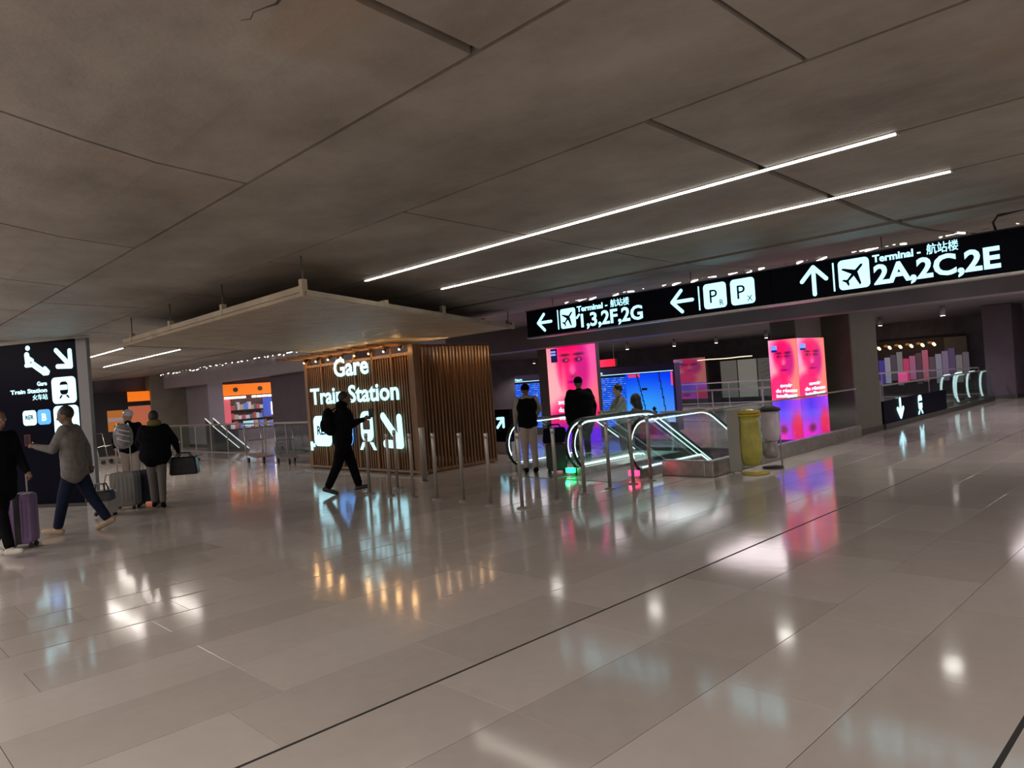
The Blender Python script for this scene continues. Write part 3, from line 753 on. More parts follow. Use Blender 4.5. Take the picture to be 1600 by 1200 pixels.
def portrait_big(u, v):
    c = mixc((1, .50, .56), (1, .22, .55), u) if v > .3 else (1, .2, .5)
    c = mixc(c, (1, .68, .70), .8 * blob(u, v, .12, .55, .25, .35, .6)); c = mixc(c, (1, .50, .42), .8 * blob(u, v, .95, .42, .3, .3, .6))
    c = mixc(c, (.95, .35, .65), .8 * blob(u, v, .85, .85, .25, .35, .5))
    c = face(u, v, .52, .75, .56, .37, c)
    c = mixc(c, (1, .58, .60), .7 * blob(u, v, .33, .46, .05, .22, .8)); c = mixc(c, (.95, .08, .40), .9 * blob(u, v, .55, .16, .62, .28, .2))
    c = mixc(c, (.45, .08, .95), max(0, min(1, (.20 - v) / .08)))
    if .09 < u < .22 and .80 < v < .93:
        c = (.015, .04, .25)
        if (.865 < v < .885 or .895 < v < .915) and u < .19: c = (.55, .6, .95)
    return c
def portrait_small(u, v):
    c = mixc((1, .60, .68), (1, .48, .44), u)
    c = mixc(c, (1, .6, .8), .7 * blob(u, v, .05, .9, .2, .3, .6))
    c = face(u, v, .5, .795, .62, .235, c)
    c = mixc(c, (1, .68, .66), .7 * blob(u, v, .2, .62, .12, .12, .6)); c = mixc(c, (.96, .08, .40), .85 * blob(u, v, .3, .50, .4, .16, .2))
    if v < .40:
        c = mixc((.36, .22, 1), (.75, .28, 1), abs(u - .35) * 1.8); c = mixc(c, (1, .15, .85), blob(u, v, .2, .02, .5, .14, .6)); c = mixc(c, (1, .02, .28), .9 * blob(u, v, .85, .12, .2, .14, .4))
        c = mixc(c, (.35, .0, .12), .7 * blob(u, v, .35, .10, .12, .04, .5))
    if .10 < u < .30 and .88 < v < .95: c = (.05, .12, .5) if v < .90 else (.5, .6, 1)
    return c
FRL = (0, -1, 0)
l1 = thing('portrait_screen', 'tall pink LED screen with a face, behind the escalator passengers', 'screen', (14.0, 13.02, 0))
MB().box(.02, .14, -1.65, 0, 0, 2.74).build('housing', DSTEEL, l1)
f4 = frame((0, 0, 0), FRL)
painted('display', f4, 1.65, 2.6, 66, 104, portrait_big, LEDM, l1, 0); l1.children[-1].location = (0, 0, .12)
text('avoir', f4, .30, .98, .13, SIGNW, l1, d=.004, bold=.02)
text('du réseau', f4, .30, .78, .13, SIGNW, l1, d=.004, bold=.02)
text('intelligent', f4, .30, .58, .13, SIGNW, l1, d=.004, bold=.02)
l2 = thing('pillar_screen', 'two-sided pink and violet LED screen wrapped round a pillar', 'screen', (13.70, 6.74, 0))
for nm, fr4, w_ in (('display', frame((0, 0, 0), FRL), .575), ('display', frame((-.02, -.56, 0), (1, 0, 0)), 1.25)):
    o = painted(nm, fr4, w_, 1.96, 30, 90, portrait_small, LEDM, l2, .02); o.location = (0, 0, .12)
    for s_, zz in (('avoir', 1.15), ('du réseau', 1.05), ('intelligent', .95)):
        text(s_, fr4, w_ * .54, zz, .07, SIGNW, l2, d=.026, bold=.04, align='CENTER', width=w_ * (.42 if s_ == 'avoir' else .74))
MB().box(0, 1.27, -.56, 0, .0, .12).build('plinth', DSTEEL, l2)
MB().box(-.016, 1.24, -.574, -.54, .12, 2.085).build('housing', DSTEEL, l2); MB().box(-.016, .04, -.54, .01, .12, 2.085).build('housing', DSTEEL, l2)
# far copies of the advert
def dim_portrait(u, v): c = portrait_small(u, v); return tuple(x * .5 + .08 for x in c)
l3 = thing('distant_screen', 'dim pink advert screen in the far hall, seen above the right escalator', 'screen', (30.6, 20.0, 0))
painted('display', frame((0, 0, 0), FRL), 1.75, 1.95, 24, 40, dim_portrait, LEDS, l3, .02); l3.children[-1].location = (0, 0, .25)
MB().box(0, .2, -1.75, 0, 0, 2.25).build('housing', DSTEEL, l3)
l4 = thing('overhead_screen', 'small pink overhead screen right of the tall portrait screen', 'screen', (20.0, 16.35, 1.95))
painted('display', frame((0, 0, 0), FRL), .95, .26, 20, 8, lambda u, v: mixc((1, .35, .55), (1, .05, .2), .3 + .6 * u), LEDS, l4, .02)
MB().box(0, .1, -.95, 0, 0, .26).build('housing', DSTEEL, l4)
for a in (-.1, -.85): MB().cyl((.05, a, .26), (.05, a, 1.05), .012, n=6).build('hanger_rod', DSTEEL, l4)

# ------------------------------------------------------------------ departures display
dd = thing('departures_display', 'wide blue departures display behind the pink portrait screen', 'screen', (16.0, 16.3, 0))
def board(u, v):
    if v > .955: return (.04, .015, .12)
    k = v * 26; r_ = k % 1; rr = int(k); rnd = random.Random(rr * 7 + int(u * 18))
    c = (.05, .38, .98) if r_ < .66 else (.02, .05, .30)
    if .25 < r_ < .5 and rnd.random() < .45: c = (.55, .65, 1)
    if rnd.random() < .012 and r_ < .6: c = (.9, .8, .35)
    return c
def skyad(u, v):
    c = mixc((.45, .55, .95), (.02, .22, .95), v * 1.1); c = mixc(c, (.15, .75, 1), .55 * blob(u, v, .35, .35, .6, .4, .8))
    if v > .93 and .05 < u < .32: c = (.85, .25, .5)
    if u > .955 and v > .72: c = (.9, .3, .5)
    if abs(u - (.25 + .2 * (1 - v))) < .012 or abs(u - (.72 + .12 * (1 - v))) < .012: c = mixc(c, (.03, .05, .1), .8)
    if blob(u, v, .4, .68, .06, .03, .2) > .5 or blob(u, v, .6, .12, .05, .12, .2) > .5 or blob(u, v, .58, .27, .04, .04, .1) > .5: c = (.02, .03, .06)
    return mixc(c, (.75, .8, .95), .7 * blob(u, v, .7, .0, .5, .10, .6))
fd = frame((0, 0, 0), FRL)
painted('flight_list', fd, 1.25, 1.42, 60, 104, board, LEDS, dd, .03); dd.children[-1].location = (0, 0, .22)
o = painted('flight_list', fd, 1.15, 1.42, 56, 104, board, LEDS, dd, .03); o.location = (0, -3.15, .22)
o = painted('picture', fd, 1.5, 1.3, 50, 44, skyad, LEDS, dd, .03); o.location = (0, -4.30, .32)
MB().box(0, .25, -5.85, 0, .1, 1.84).build('housing', mat('violet_case', (.05, .03, .10), .4), dd)
MB().box(-.01, 0.02, -5.80, -3.1, 1.64, 1.655).box(-.01, .02, -1.3, 0, 1.64, 1.655).build('trim_line', SIGNW, dd)
MB().box(.05, .2, -5.5, -.3, 0, .1).build('plinth', DSTEEL, dd)
text('Départs', fd, .02, 1.68, .07, SIGNW, dd, d=.03); text('Départs', fd, 3.2, 1.68, .07, SIGNW, dd, d=.03)

# small arrow sign by the escalator
sa = thing('arrow_sign', 'small dark sign with white up-right arrow between kiosk and left escalator', 'sign', (11.5, 12.6, 0))
f5 = frame((0, 0, 0), FRL)
MB().prism(rrect(0, .62, .28, 1.03, .02), f5, -.1, 0).build('panel', PANEL, sa)
arrow_mb(f5, .30, .72, .30, PI / 4, .22, 0, .012).build('arrow', SIGNW, sa)
MB().prism([(0, 0), (.62, 0), (.62, .28), (0, .28)], f5, -.1, 0).build('plinth', WHITEP, sa)

# ------------------------------------------------------------------ downlights of the far hall
SPOTM = mat('downlight_lens', (1, 1, 1), .4, emit=(1, .96, .88), es=16)
SPOTC = mat('downlight_can', (.30, .28, .30), .4)
dl = thing('downlight', 'x', 'light', (11.7, 11.07, 3.0))
MB().lathe((0, 0, 0), [(.06, -.30), (.075, -.30), (.075, 0), (.0, 0)], 14).build('housing', SPOTC, dl, True)
MB().lathe((0, 0, 0), [(.062, -.303), (.062, -.296), (.001, -.296)], 14).build('lens', SPOTM, dl)
far_lab = ['small cylindrical downlight left of the distant pink advert screen', 'small cylindrical downlight right of the distant pink advert screen', 'cylindrical downlight above the gold bulbs, right of the square column',
           'cylindrical downlight hugging the right edge of the square column', 'cylindrical downlight just right above the two-sided pink screen', 'cylindrical downlight left of the tall portrait screen',
           'cylindrical downlight touching the right edge of the tall portrait screen', 'cylindrical downlight above the left end of the two-sided pink screen', 'cylindrical downlight above the departures display, right of the portrait screen']
far = [(26.6, 17.3), (27.8, 16.0), (24.6, 6.55), (27.3, 9.25), (28.7, 12.0), (30.3, 29.2), (29.2, 23.7), (27.8, 13.75), (24.9, 18.5)]
first = True
for (x, y_), lb in zip(far, far_lab):
    if first: dl.location = (x, y_, 3.0); dl['label'] = lb; dl['group'] = 'downlights of the far hall'; first = False
    else: dup(dl, (x, y_, 3.0), label=lb)
# the row above the escalators: hidden behind the hanging sign, seen as four spots reflected in the floor
big = [(11.7, 11.07), (11.6, 8.4), (11.64, 5.8), (11.74, 3.32)]
wh = ['reflected farthest left in the floor, near the escalators', 'reflected second from left in the floor', 'reflected in the floor below the two-sided pink screen', 'reflected brightest in the floor at right']
for (x, y_), lb in zip(big, wh):
    o = dup(dl, (x, y_, 3.0), label='ceiling downlight hidden behind the hanging sign, ' + lb)
    o.scale = (2.2, 2.2, .1)
    lamp('SPOT', 'downlight_beam', (x, y_, 2.9), 60, (1, .95, .85), .05, spot=2.2)
for (x, y_) in far: lamp('SPOT', 'downlight_beam', (x, y_, 2.66), 90, (1, .9, .9), .05, spot=2.4)
for (x, y_) in ((15.5, 1), (20, 3), (16.5, 8.5), (20, 13), (16, 14), (19, 8), (13.5, 19.5), (13.5, 25), (13.0, 22.2), (16, 28), (20, 20), (19, 26)):
    lamp('AREA', 'hall_fill_light', (x, y_, 2.98), 60, (1, .86, .90), 2.2, (0, 0, 0), 2.2)  # added fill lamps, hidden behind beam and bulkhead, brightening the far hall

# ------------------------------------------------------------------ shops of the back wall
YB = 30.6
shop = thing('orange_shop', 'distant shop with orange fascia, lit shelves and pink poster', 'shop', (11.7, YB, 0))
def sh(x0, x1, z0, z1, n, m, y0=-.02, y1=0.0, t=None, lab=None): return MB().box(x0 - 11.7, x1 - 11.7, y0, y1, z0, z1).build(n, m, t or shop, label=lab)
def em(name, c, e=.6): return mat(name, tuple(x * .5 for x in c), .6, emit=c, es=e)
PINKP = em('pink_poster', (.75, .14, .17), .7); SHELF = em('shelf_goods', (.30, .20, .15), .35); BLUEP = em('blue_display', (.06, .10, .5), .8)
LAMPW = mat('shop_lamp', (1, 1, 1), .4, emit=(1, .95, .82), es=2.5)
sh(11.7, 16.0, 0, 2.5, 'back_panel', mat('shop_back', (.13, .10, .10), .7), .3, .36)
sh(11.7, 15.9, 1.98, 2.46, 'fascia', ORANGE, -.04, 0)
for x in (12.1, 13.2, 14.3): MB().cyl((x - 11.7, -.10, 2.22), (x - 11.7, -.04, 2.22), .10, n=14).build('round_spot', DSTEEL, shop)
sh(11.7, 12.95, .75, 1.95, 'poster', PINKP, -.03, 0)
for i in range(4): sh(12.7 + i * .24, 12.9 + i * .24, 1.84, 1.93, 'ceiling_lamp', LAMPW, -.1, -.05)
for i in range(4): sh(13.9 + i * .24, 14.08 + i * .24, 1.84, 1.93, 'ceiling_lamp', LAMPW, -.1, -.05)
rnd = random.Random(11)
for k, z in enumerate((.55, .95, 1.35)):
    sh(12.95, 15.9, z - .03, z, 'shelf', DSTEEL, 0, .3)
GOODS = [em('goods_a', (.45, .35, .28), .55), em('goods_b', (.5, .1, .12), .5), em('goods_c', (.12, .2, .55), .7), em('goods_d', (.5, .45, .5), .7), em('goods_e', (.2, .15, .12), .4)]  # goods glow a little, shop lighting put into their colour
for z in (.55, .95, 1.35):
    x = 13.0
    while x < 15.8:
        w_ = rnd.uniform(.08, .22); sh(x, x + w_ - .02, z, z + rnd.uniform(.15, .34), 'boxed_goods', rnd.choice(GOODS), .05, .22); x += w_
sh(14.4, 14.9, 1.0, 1.8, 'blue_poster', BLUEP, -.05, -.02); sh(14.75, 14.85, 1.05, 1.6, 'lit_panel', LAMPW, -.09, -.06)
sh(13.3, 13.75, .62, .86, 'screen', em('pale_screen', (.35, .65, .8), .9), -.4, -.37)
sh(13.0, 15.6, 0, .5, 'counter', mat('counter', (.2, .16, .19), .5), -.5, -.1)
s2 = thing('orange_kiosk', 'distant dark shop with orange panels behind the left luggage', 'shop', (7.7, YB, 0))
sh2 = lambda x0, x1, z0, z1, n, m, y0=-.02, y1=0: MB().box(x0 - 7.7, x1 - 7.7, y0, y1, z0, z1).build(n, m, s2)
sh2(7.2, 8.95, 0, 2.4, 'back_panel', DARK, .0, .1); sh2(8.95, 9.75, 2.0, 2.38, 'orange_panel', ORANGE, -.04, 0); sh2(8.95, 9.75, 1.82, 2.0, 'dark_band', DARK, -.05, 0)
sh2(8.95, 9.75, 1.0, 1.82, 'poster', em('salmon_poster', (.6, .16, .08), .55), -.03, 0); sh2(8.2, 8.75, .9, 1.7, 'lit_panel', em('amber_panel', (.5, .16, .03), .6), -.03, 0)
sh2(8.2, 8.75, 1.28, 1.42, 'pale_band', em('pale_band', (.4, .3, .3), .5), -.04, -.03)
s3 = thing('lit_shop_sign', 'small orange and white lit shop sign at the left edge of the kiosk', 'sign', (16.2, YB - .3, 0))
MB().box(0, 1.2, 0, .2, 1.95, 2.35).build('lit_box', ORANGE, s3); MB().box(.1, 1.1, -.02, 0, 2.05, 2.27).build('lit_band', em('pinkwhite', (1, .5, .45), 1.1), s3)
MB().box(.05, 1.15, 0, .2, 1.7, 1.95).build('lower_band', em('creamlight', (.6, .5, .35), .8), s3)
MB().box(0, 1.2, .1, .2, 0, 1.7).build('window_display', em('violetglow', (.14, .11, .32), .6), s3)
struct(MB().box(9.75, 11.2, 30.4, 31, 0, 3.0).build('wall_left', BEIGE))
struct(MB().box(16.0, 33.6, 30.6, 31, 0, 3.0).build('trim_5', mat('mauve_wall', (.20, .16, .19), .7, noise=(.6, .3))))
# shops of the far right wall
XB = 33.4
s4 = thing('gold_lamp_shop', 'distant shop with a row of gold pendant lamps and coloured goods', 'shop', (XB, 11.2, 0))
def s4b(y0, y1, z0, z1, n, m, x0=-.05, x1=0): return MB().box(x0, x1, y0 - 11.2, y1 - 11.2, z0, z1).build(n, m, s4)
s4b(8.2, 11.9, 0, 2.25, 'back_panel', mat('shop_dark', (.07, .05, .055), .7), 0, .1)
s4b(8.1, 8.9, .9, 2.2, 'side_panel', BEIGE, -.05, 0)
for i in range(6):
    yb = 11.2 - i * .42
    MB().cyl((-.6, yb - 11.2, 2.02), (-.6, yb - 11.2, 3.0), .008, n=6).build('lamp_cord', DSTEEL, s4)
    MB().capsule((-.6, yb - 11.2, 1.93), (-.6, yb - 11.16, 1.98), .05, .055, 8).build('gold_lamp', WARMB, s4)
    MB().ell((-.5, yb - 11.0, 2.04), .05, .09, .05, 8, 5).build('lamp_shade', mat('gold%d' % i, (.5, .25, .06), .3, .8, emit=(.7, .25, .05), es=.35), s4)
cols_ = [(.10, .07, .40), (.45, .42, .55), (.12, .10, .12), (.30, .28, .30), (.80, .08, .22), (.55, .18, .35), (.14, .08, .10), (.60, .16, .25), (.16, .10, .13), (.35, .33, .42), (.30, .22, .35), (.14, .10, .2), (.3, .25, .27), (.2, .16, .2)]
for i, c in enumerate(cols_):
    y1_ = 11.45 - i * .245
    s4b(y1_ - .21, y1_, .35 + .1 * (i % 3), 1.45 + .1 * ((i * 5) % 4), 'goods_column', em('goods_col%d' % i, c, .38), -.12, -.06)  # glow in the goods colour stands in for light inside the shop
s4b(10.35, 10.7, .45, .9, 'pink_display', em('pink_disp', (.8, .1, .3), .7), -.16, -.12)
s5 = thing('shutter_front', 'distant pale panelled shop front beside the dim pink advert screen', 'shop', (31.5, 18.0, 0))
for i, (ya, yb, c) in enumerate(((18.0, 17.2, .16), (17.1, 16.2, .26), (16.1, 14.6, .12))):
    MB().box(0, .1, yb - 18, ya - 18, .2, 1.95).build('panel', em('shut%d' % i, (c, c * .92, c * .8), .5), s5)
for i in range(7): MB().bar((-.05, -2.0 - .1, .5 + .2 * i), (-.05, -3.3, .8 + .2 * i), .02, .05).build('rail', POST, s5)
MB().box(0, .1, -3.5, .1, 0, .2).build('plinth', DARK, s5)
cl = thing('cove_light', 'thin warm cove light line above the distant pale shop front', 'light', (29.5, 18.0, 2.05))
MB().tube([(0, -.3 * i, .01 * math.sin(i)) for i in range(10)], .025, 6).build('tube', em('cove', (1, .85, .6), 1.1), cl)
for a in (-.3, -2.4): MB().cyl((0, a, 0), (0, a, .95), .006, n=5).build('hanger_wire', DSTEEL, cl)
# violet guard rails across the far hall
def guard(name, label, x, y0, y1, h, n, m=POST, z2=None):
    t = thing(name, label, 'railing', (x, y0, 0)); L_ = y1 - y0
    MB().bar((0, 0, h), (0, L_, h), .05, .05).build('top_rail', m, t)
    MB().bar((0, 0, .12), (0, L_, .12), .04, .04).build('bottom_rail', m, t)
    for i in range(n + 1): MB().cyl((0, L_ * i / n, 0), (0, L_ * i / n, h), .018, n=8).build('baluster_post', m, t)
    for i in range(n): MB().box(-.006, .006, L_ * i / n + .04, L_ * (i + 1) / n - .04, .2, h - .08).build('glass_pane', GLASS, t)
    return t
VIO = mat('lilac_rail', (.40, .34, .42), .4, .3)
guard('guard_rail', 'pale guard rail with glass crossing the hall behind the escalators', 18.6, 6.4, 15.5, 1.0, 6, VIO)
guard('guard_rail', 'glass guard rail of the far hall, below the gold lamps', 28.4, 6.6, 19, 1.0, 8, VIO)
guard('guard_rail', 'glass guard rail at left, behind the walking figure and the luggage trolleys', 9.3, 17.2, 27.5, 1.0, 8)
# far escalator, two angled lit handrails
fe = thing('distant_escalator', 'distant escalator with bright sloping handrail lines at left', 'escalator', (10.6, 24.4, 0))
for dy, e_ in ((0, 1), (.75, 0)):
    MB().tube([(0, dy + 2.2, 1.15), (-.0, dy + 1.2, .75), (0, dy - .6, .10)], .02, 6).build('handrail', mat('white_line%d' % e_, (.6, .6, .6), .3, emit=(.8, .85, .9), es=.8), fe)
    MB().add([(0, dy + 2.2, 1.1), (0, dy - .6, .08), (0, dy - .6, 0), (0, dy + 2.2, 0), (.02, dy + 2.2, 1.1), (.02, dy - .6, .08), (.02, dy - .6, 0), (.02, dy + 2.2, 0)],
             [(0, 1, 2, 3), (7, 6, 5, 4), (0, 4, 5, 1), (1, 5, 6, 2), (2, 6, 7, 3), (3, 7, 4, 0)]).build('side_panel', DSTEEL, fe)
# far curved escalator heads at right
for i, (x0, y0, lb) in enumerate(((23.0, 6.35, 'left distant escalator head with curved white lit side, beyond the lit arrow panel'), (25.2, 6.6, 'right distant escalator head with curved white lit sides, beside the plum column'))):
    t = thing('distant_escalator', lb, 'escalator', (x0, y0, 0))
    for k in range(2 + i):
        pts = [(.9 * k * .5 + .42 * math.cos(PI / 2 + PI * a / 8), -.25 * k, .5 + .42 * math.sin(PI / 2 + PI * a / 8)) for a in range(9)]
        MB().tube([(p[0] + .6, p[1], p[2]) for p in [(pts[0][0] + .5, pts[0][1], pts[0][2])] + pts], .03, 8).build('lit_handrail', STRIPD, t, True)
        MB().box(.6 + .45 * k - .3, .6 + .45 * k + .6, -.25 * k - .03, -.25 * k + .03, 0, .14).build('skirt_panel', DSTEEL, t)

# ------------------------------------------------------------------ luggage trolleys
tr = thing('luggage_trolley', 'x', 'trolley', (0, 0, 0))
MB().bar((-.45, 0, .18), (.45, 0, .22), .45, .03).build('platform', STEEL, tr)
MB().tube([(.42, -.22, .2), (.55, -.22, .98), (.55, .22, .98), (.42, .22, .2)], .018, 8).build('handle_frame', STEEL, tr, True)
MB().tube([(.47, -.2, .55), (.2, -.2, .6), (.2, .2, .6), (.47, .2, .55)], .012, 6).build('basket', STEEL, tr)
for a, b in ((-.42, 0), (.3, -.2), (.3, .2)): MB().cyl((a, b - .02, .07), (a, b + .02, .07), .07, n=14).build('wheel', RUBBER, tr)
tl = [((8.7, 17.3), 1.2, 'luggage trolley standing left of the kiosk, nearest to it'), ((8.6, 18.7), 1.4, 'luggage trolley left of the kiosk, second from it'),
      ((7.0, 25.5), 2.3, 'parked luggage trolley just right of the dark pylon, first of the parked row'), ((7.3, 24.4), 2.3, 'parked luggage trolley, second of the row right of the pylon'),
      ((7.6, 23.3), 2.3, 'parked luggage trolley, third of the row right of the pylon'), ((7.9, 22.2), 2.3, 'parked luggage trolley, fourth of the row, nearest the passenger in black')]
for i, (p_, rz, lb) in enumerate(tl):
    if i == 0: tr.location = (*p_, 0); tr.rotation_euler = (0, 0, rz); tr['label'] = lb; tr['group'] = 'luggage trolleys by the left railing'
    else: dup(tr, (*p_, 0), rz, lb)

# ------------------------------------------------------------------ rubbish stands
YEL = mat('yellow_film', (.55, .50, .10), .3, trans=.25, noise=(6, .25)); YELS = mat('yellow_plastic', (.55, .42, .05), .4); LIL = mat('white_film', (.62, .55, .66), .3, noise=(6, .12))
GREYP = mat('grey_panel', (.30, .30, .27), .45)
def bag(mb_fn_seed, c, rx, ry, z0, z1):
    rnd = random.Random(mb_fn_seed); n = 18; rings = []
    for k in range(9):
        f_ = k / 8; z = z0 + (z1 - z0) * f_; s_ = (.72, .92, 1.0, 1.02, 1.0, .96, .93, .90, .95)[k]
        rings.append([(c[0] + rx * s_ * (1 + rnd.uniform(-.06, .06)) * math.cos(2 * PI * j / n), c[1] + ry * s_ * (1 + rnd.uniform(-.06, .06)) * math.sin(2 * PI * j / n), z) for j in range(n)])
    return MB().rings(rings)
b1 = thing('bag_stand', 'rubbish stand with grey front board and hanging translucent yellow bag', 'bin', (10.05, 5.40, 0), math.radians(-44.2))
MB().box(-.28, -.10, -.03, .0, .05, .98).build('front_board', GREYP, b1, bevel=.008); MB().box(-.24, -.21, -.02, 0, 0, .1).build('foot', GREYP, b1)
bag(2, (.06, .0), .16, .14, .13, .86).build('bag', YEL, b1, True)
MB().tube([(.06 + .165 * math.cos(a * PI / 8), .145 * math.sin(a * PI / 8), .88) for a in range(17)], .018, 8).build('ring', YELS, b1, True)
MB().lathe((.06, 0, 0), [(.17, .905), (.17, .94), (.05, .965), (0.01, .965)], 18).build('lid', YELS, b1, True)
MB().lathe((.10, -.02, 0), [(.2, 0), (.2, .02), (.03, .03)], 18).build('base', YELS, b1, True)
MB().cyl((-.11, .02, .02), (-.11, .02, .9), .014, n=8).build('pole', POST, b1)
b2 = thing('bag_stand', 'rubbish stand with hanging white bag and dark lid beside the yellow one', 'bin', (10.75, 5.36, 0), math.radians(-44.2))
bag(5, (.0, .0), .15, .14, .42, .88).build('bag', LIL, b2, True)
bag(6, (-.02, .0), .12, .12, .16, .41).build('lower_bag', mat('clear_film', (.32, .29, .29), .25, noise=(8, .3)), b2, True)
MB().lathe((0, 0, 0), [(.17, .89), (.17, .92), (.04, .98), (.01, .98)], 18).build('lid', DARK, b2, True)
MB().lathe((0, 0, 0), [(.16, 0), (.16, .02), (.03, .03)], 18).build('base', DARK, b2, True)
MB().cyl((.155, .03, .02), (.155, .03, .9), .014, n=8).build('pole', POST, b2)

# ------------------------------------------------------------------ luggage
def suitcase(label, loc, rz, col, w_=.42, d_=.26, h=.66, tilt=0, handle=.35, group=None, stripe=None):
    t = thing('suitcase', label, 'suitcase', loc, rz, group); t.rotation_euler = (0, tilt, rz)
    m = mat('case_shell', col, .45); dk = RUBBER
    mb = MB(); f = lambda x, y, d=0: Vector((d, x, y + .06))
    mb.prism(rrect(-w_ / 2, w_ / 2, 0, h - .06, .05), f, -d_ / 2, -.006); mb2 = MB().prism(rrect(-w_ / 2, w_ / 2, 0, h - .06, .05), f, .006, d_ / 2)
    mb.build('front_shell', m, t, bevel=.015); mb2.build('back_shell', m, t, bevel=.015)
    MB().prism(rrect(-w_ / 2 + .01, w_ / 2 - .01, .01, h - .07, .045), f, -.007, .007).build('zip_band', dk, t)
    for i in range(5):
        y0 = -w_ / 2 + .07 + i * (w_ - .14) / 4
        for s_ in (-1, 1): MB().box(min(s_ * d_ / 2, s_ * (d_ / 2 + .006)), max(s_ * d_ / 2, s_ * (d_ / 2 + .006)), y0 - .012, y0 + .012, .14, h - .08).build('rib', m, t)
    MB().tube([(0, -w_ * .28, h), (0, -w_ * .28, h + handle), (0, w_ * .28, h + handle), (0, w_ * .28, h)], .011, 8).build('pull_handle', POST, t)
    for a in (-1, 1):
        for b in (-1, 1):
            x, y_ = a * d_ * .34, b * w_ * .38
            MB().cyl((x - .012, y_, .03), (x + .012, y_, .03), .03, n=12).build('wheel', dk, t)
            MB().box(x - .015, x + .015, y_ - .012, y_ + .012, .04, .07).build('wheel_fork', dk, t)
    if stripe: MB().box(-d_ / 2 - .012, d_ / 2 + .012, -.03, .03, .065, h + .006).build('luggage_strap', stripe, t)
    return t
AZ = YAW   # heading of the camera, so suitcase faces are turned a little to it
suitcase('purple hard suitcase behind the person in black at the left edge', (1.86, 10.90, 0), AZ + .25, (.15, .09, .20), .32, .24, .68, stripe=RUBBER)
suitcase('grey hard suitcase standing left of the passenger with black bag', (3.72, 13.15, 0), AZ + .1, (.13, .125, .115), .40, .26, .62, handle=.4)
suitcase('dark navy suitcase between the grey suitcase and the passenger in black', (4.16, 13.35, 0), AZ + .2, (.012, .012, .03), .36, .24, .60, handle=.4)
suitcase('black suitcase at the feet of the man in the black vest', (9.25, 8.55, 0), AZ, (.012, .012, .014), .34, .24, .52, handle=.2)
suitcase('pale grey suitcase pulled behind the man in the grey jacket', (3.28, 12.72, 0), AZ + 1.2, (.42, .40, .39), .30, .20, .42, tilt=-.25, handle=.25)
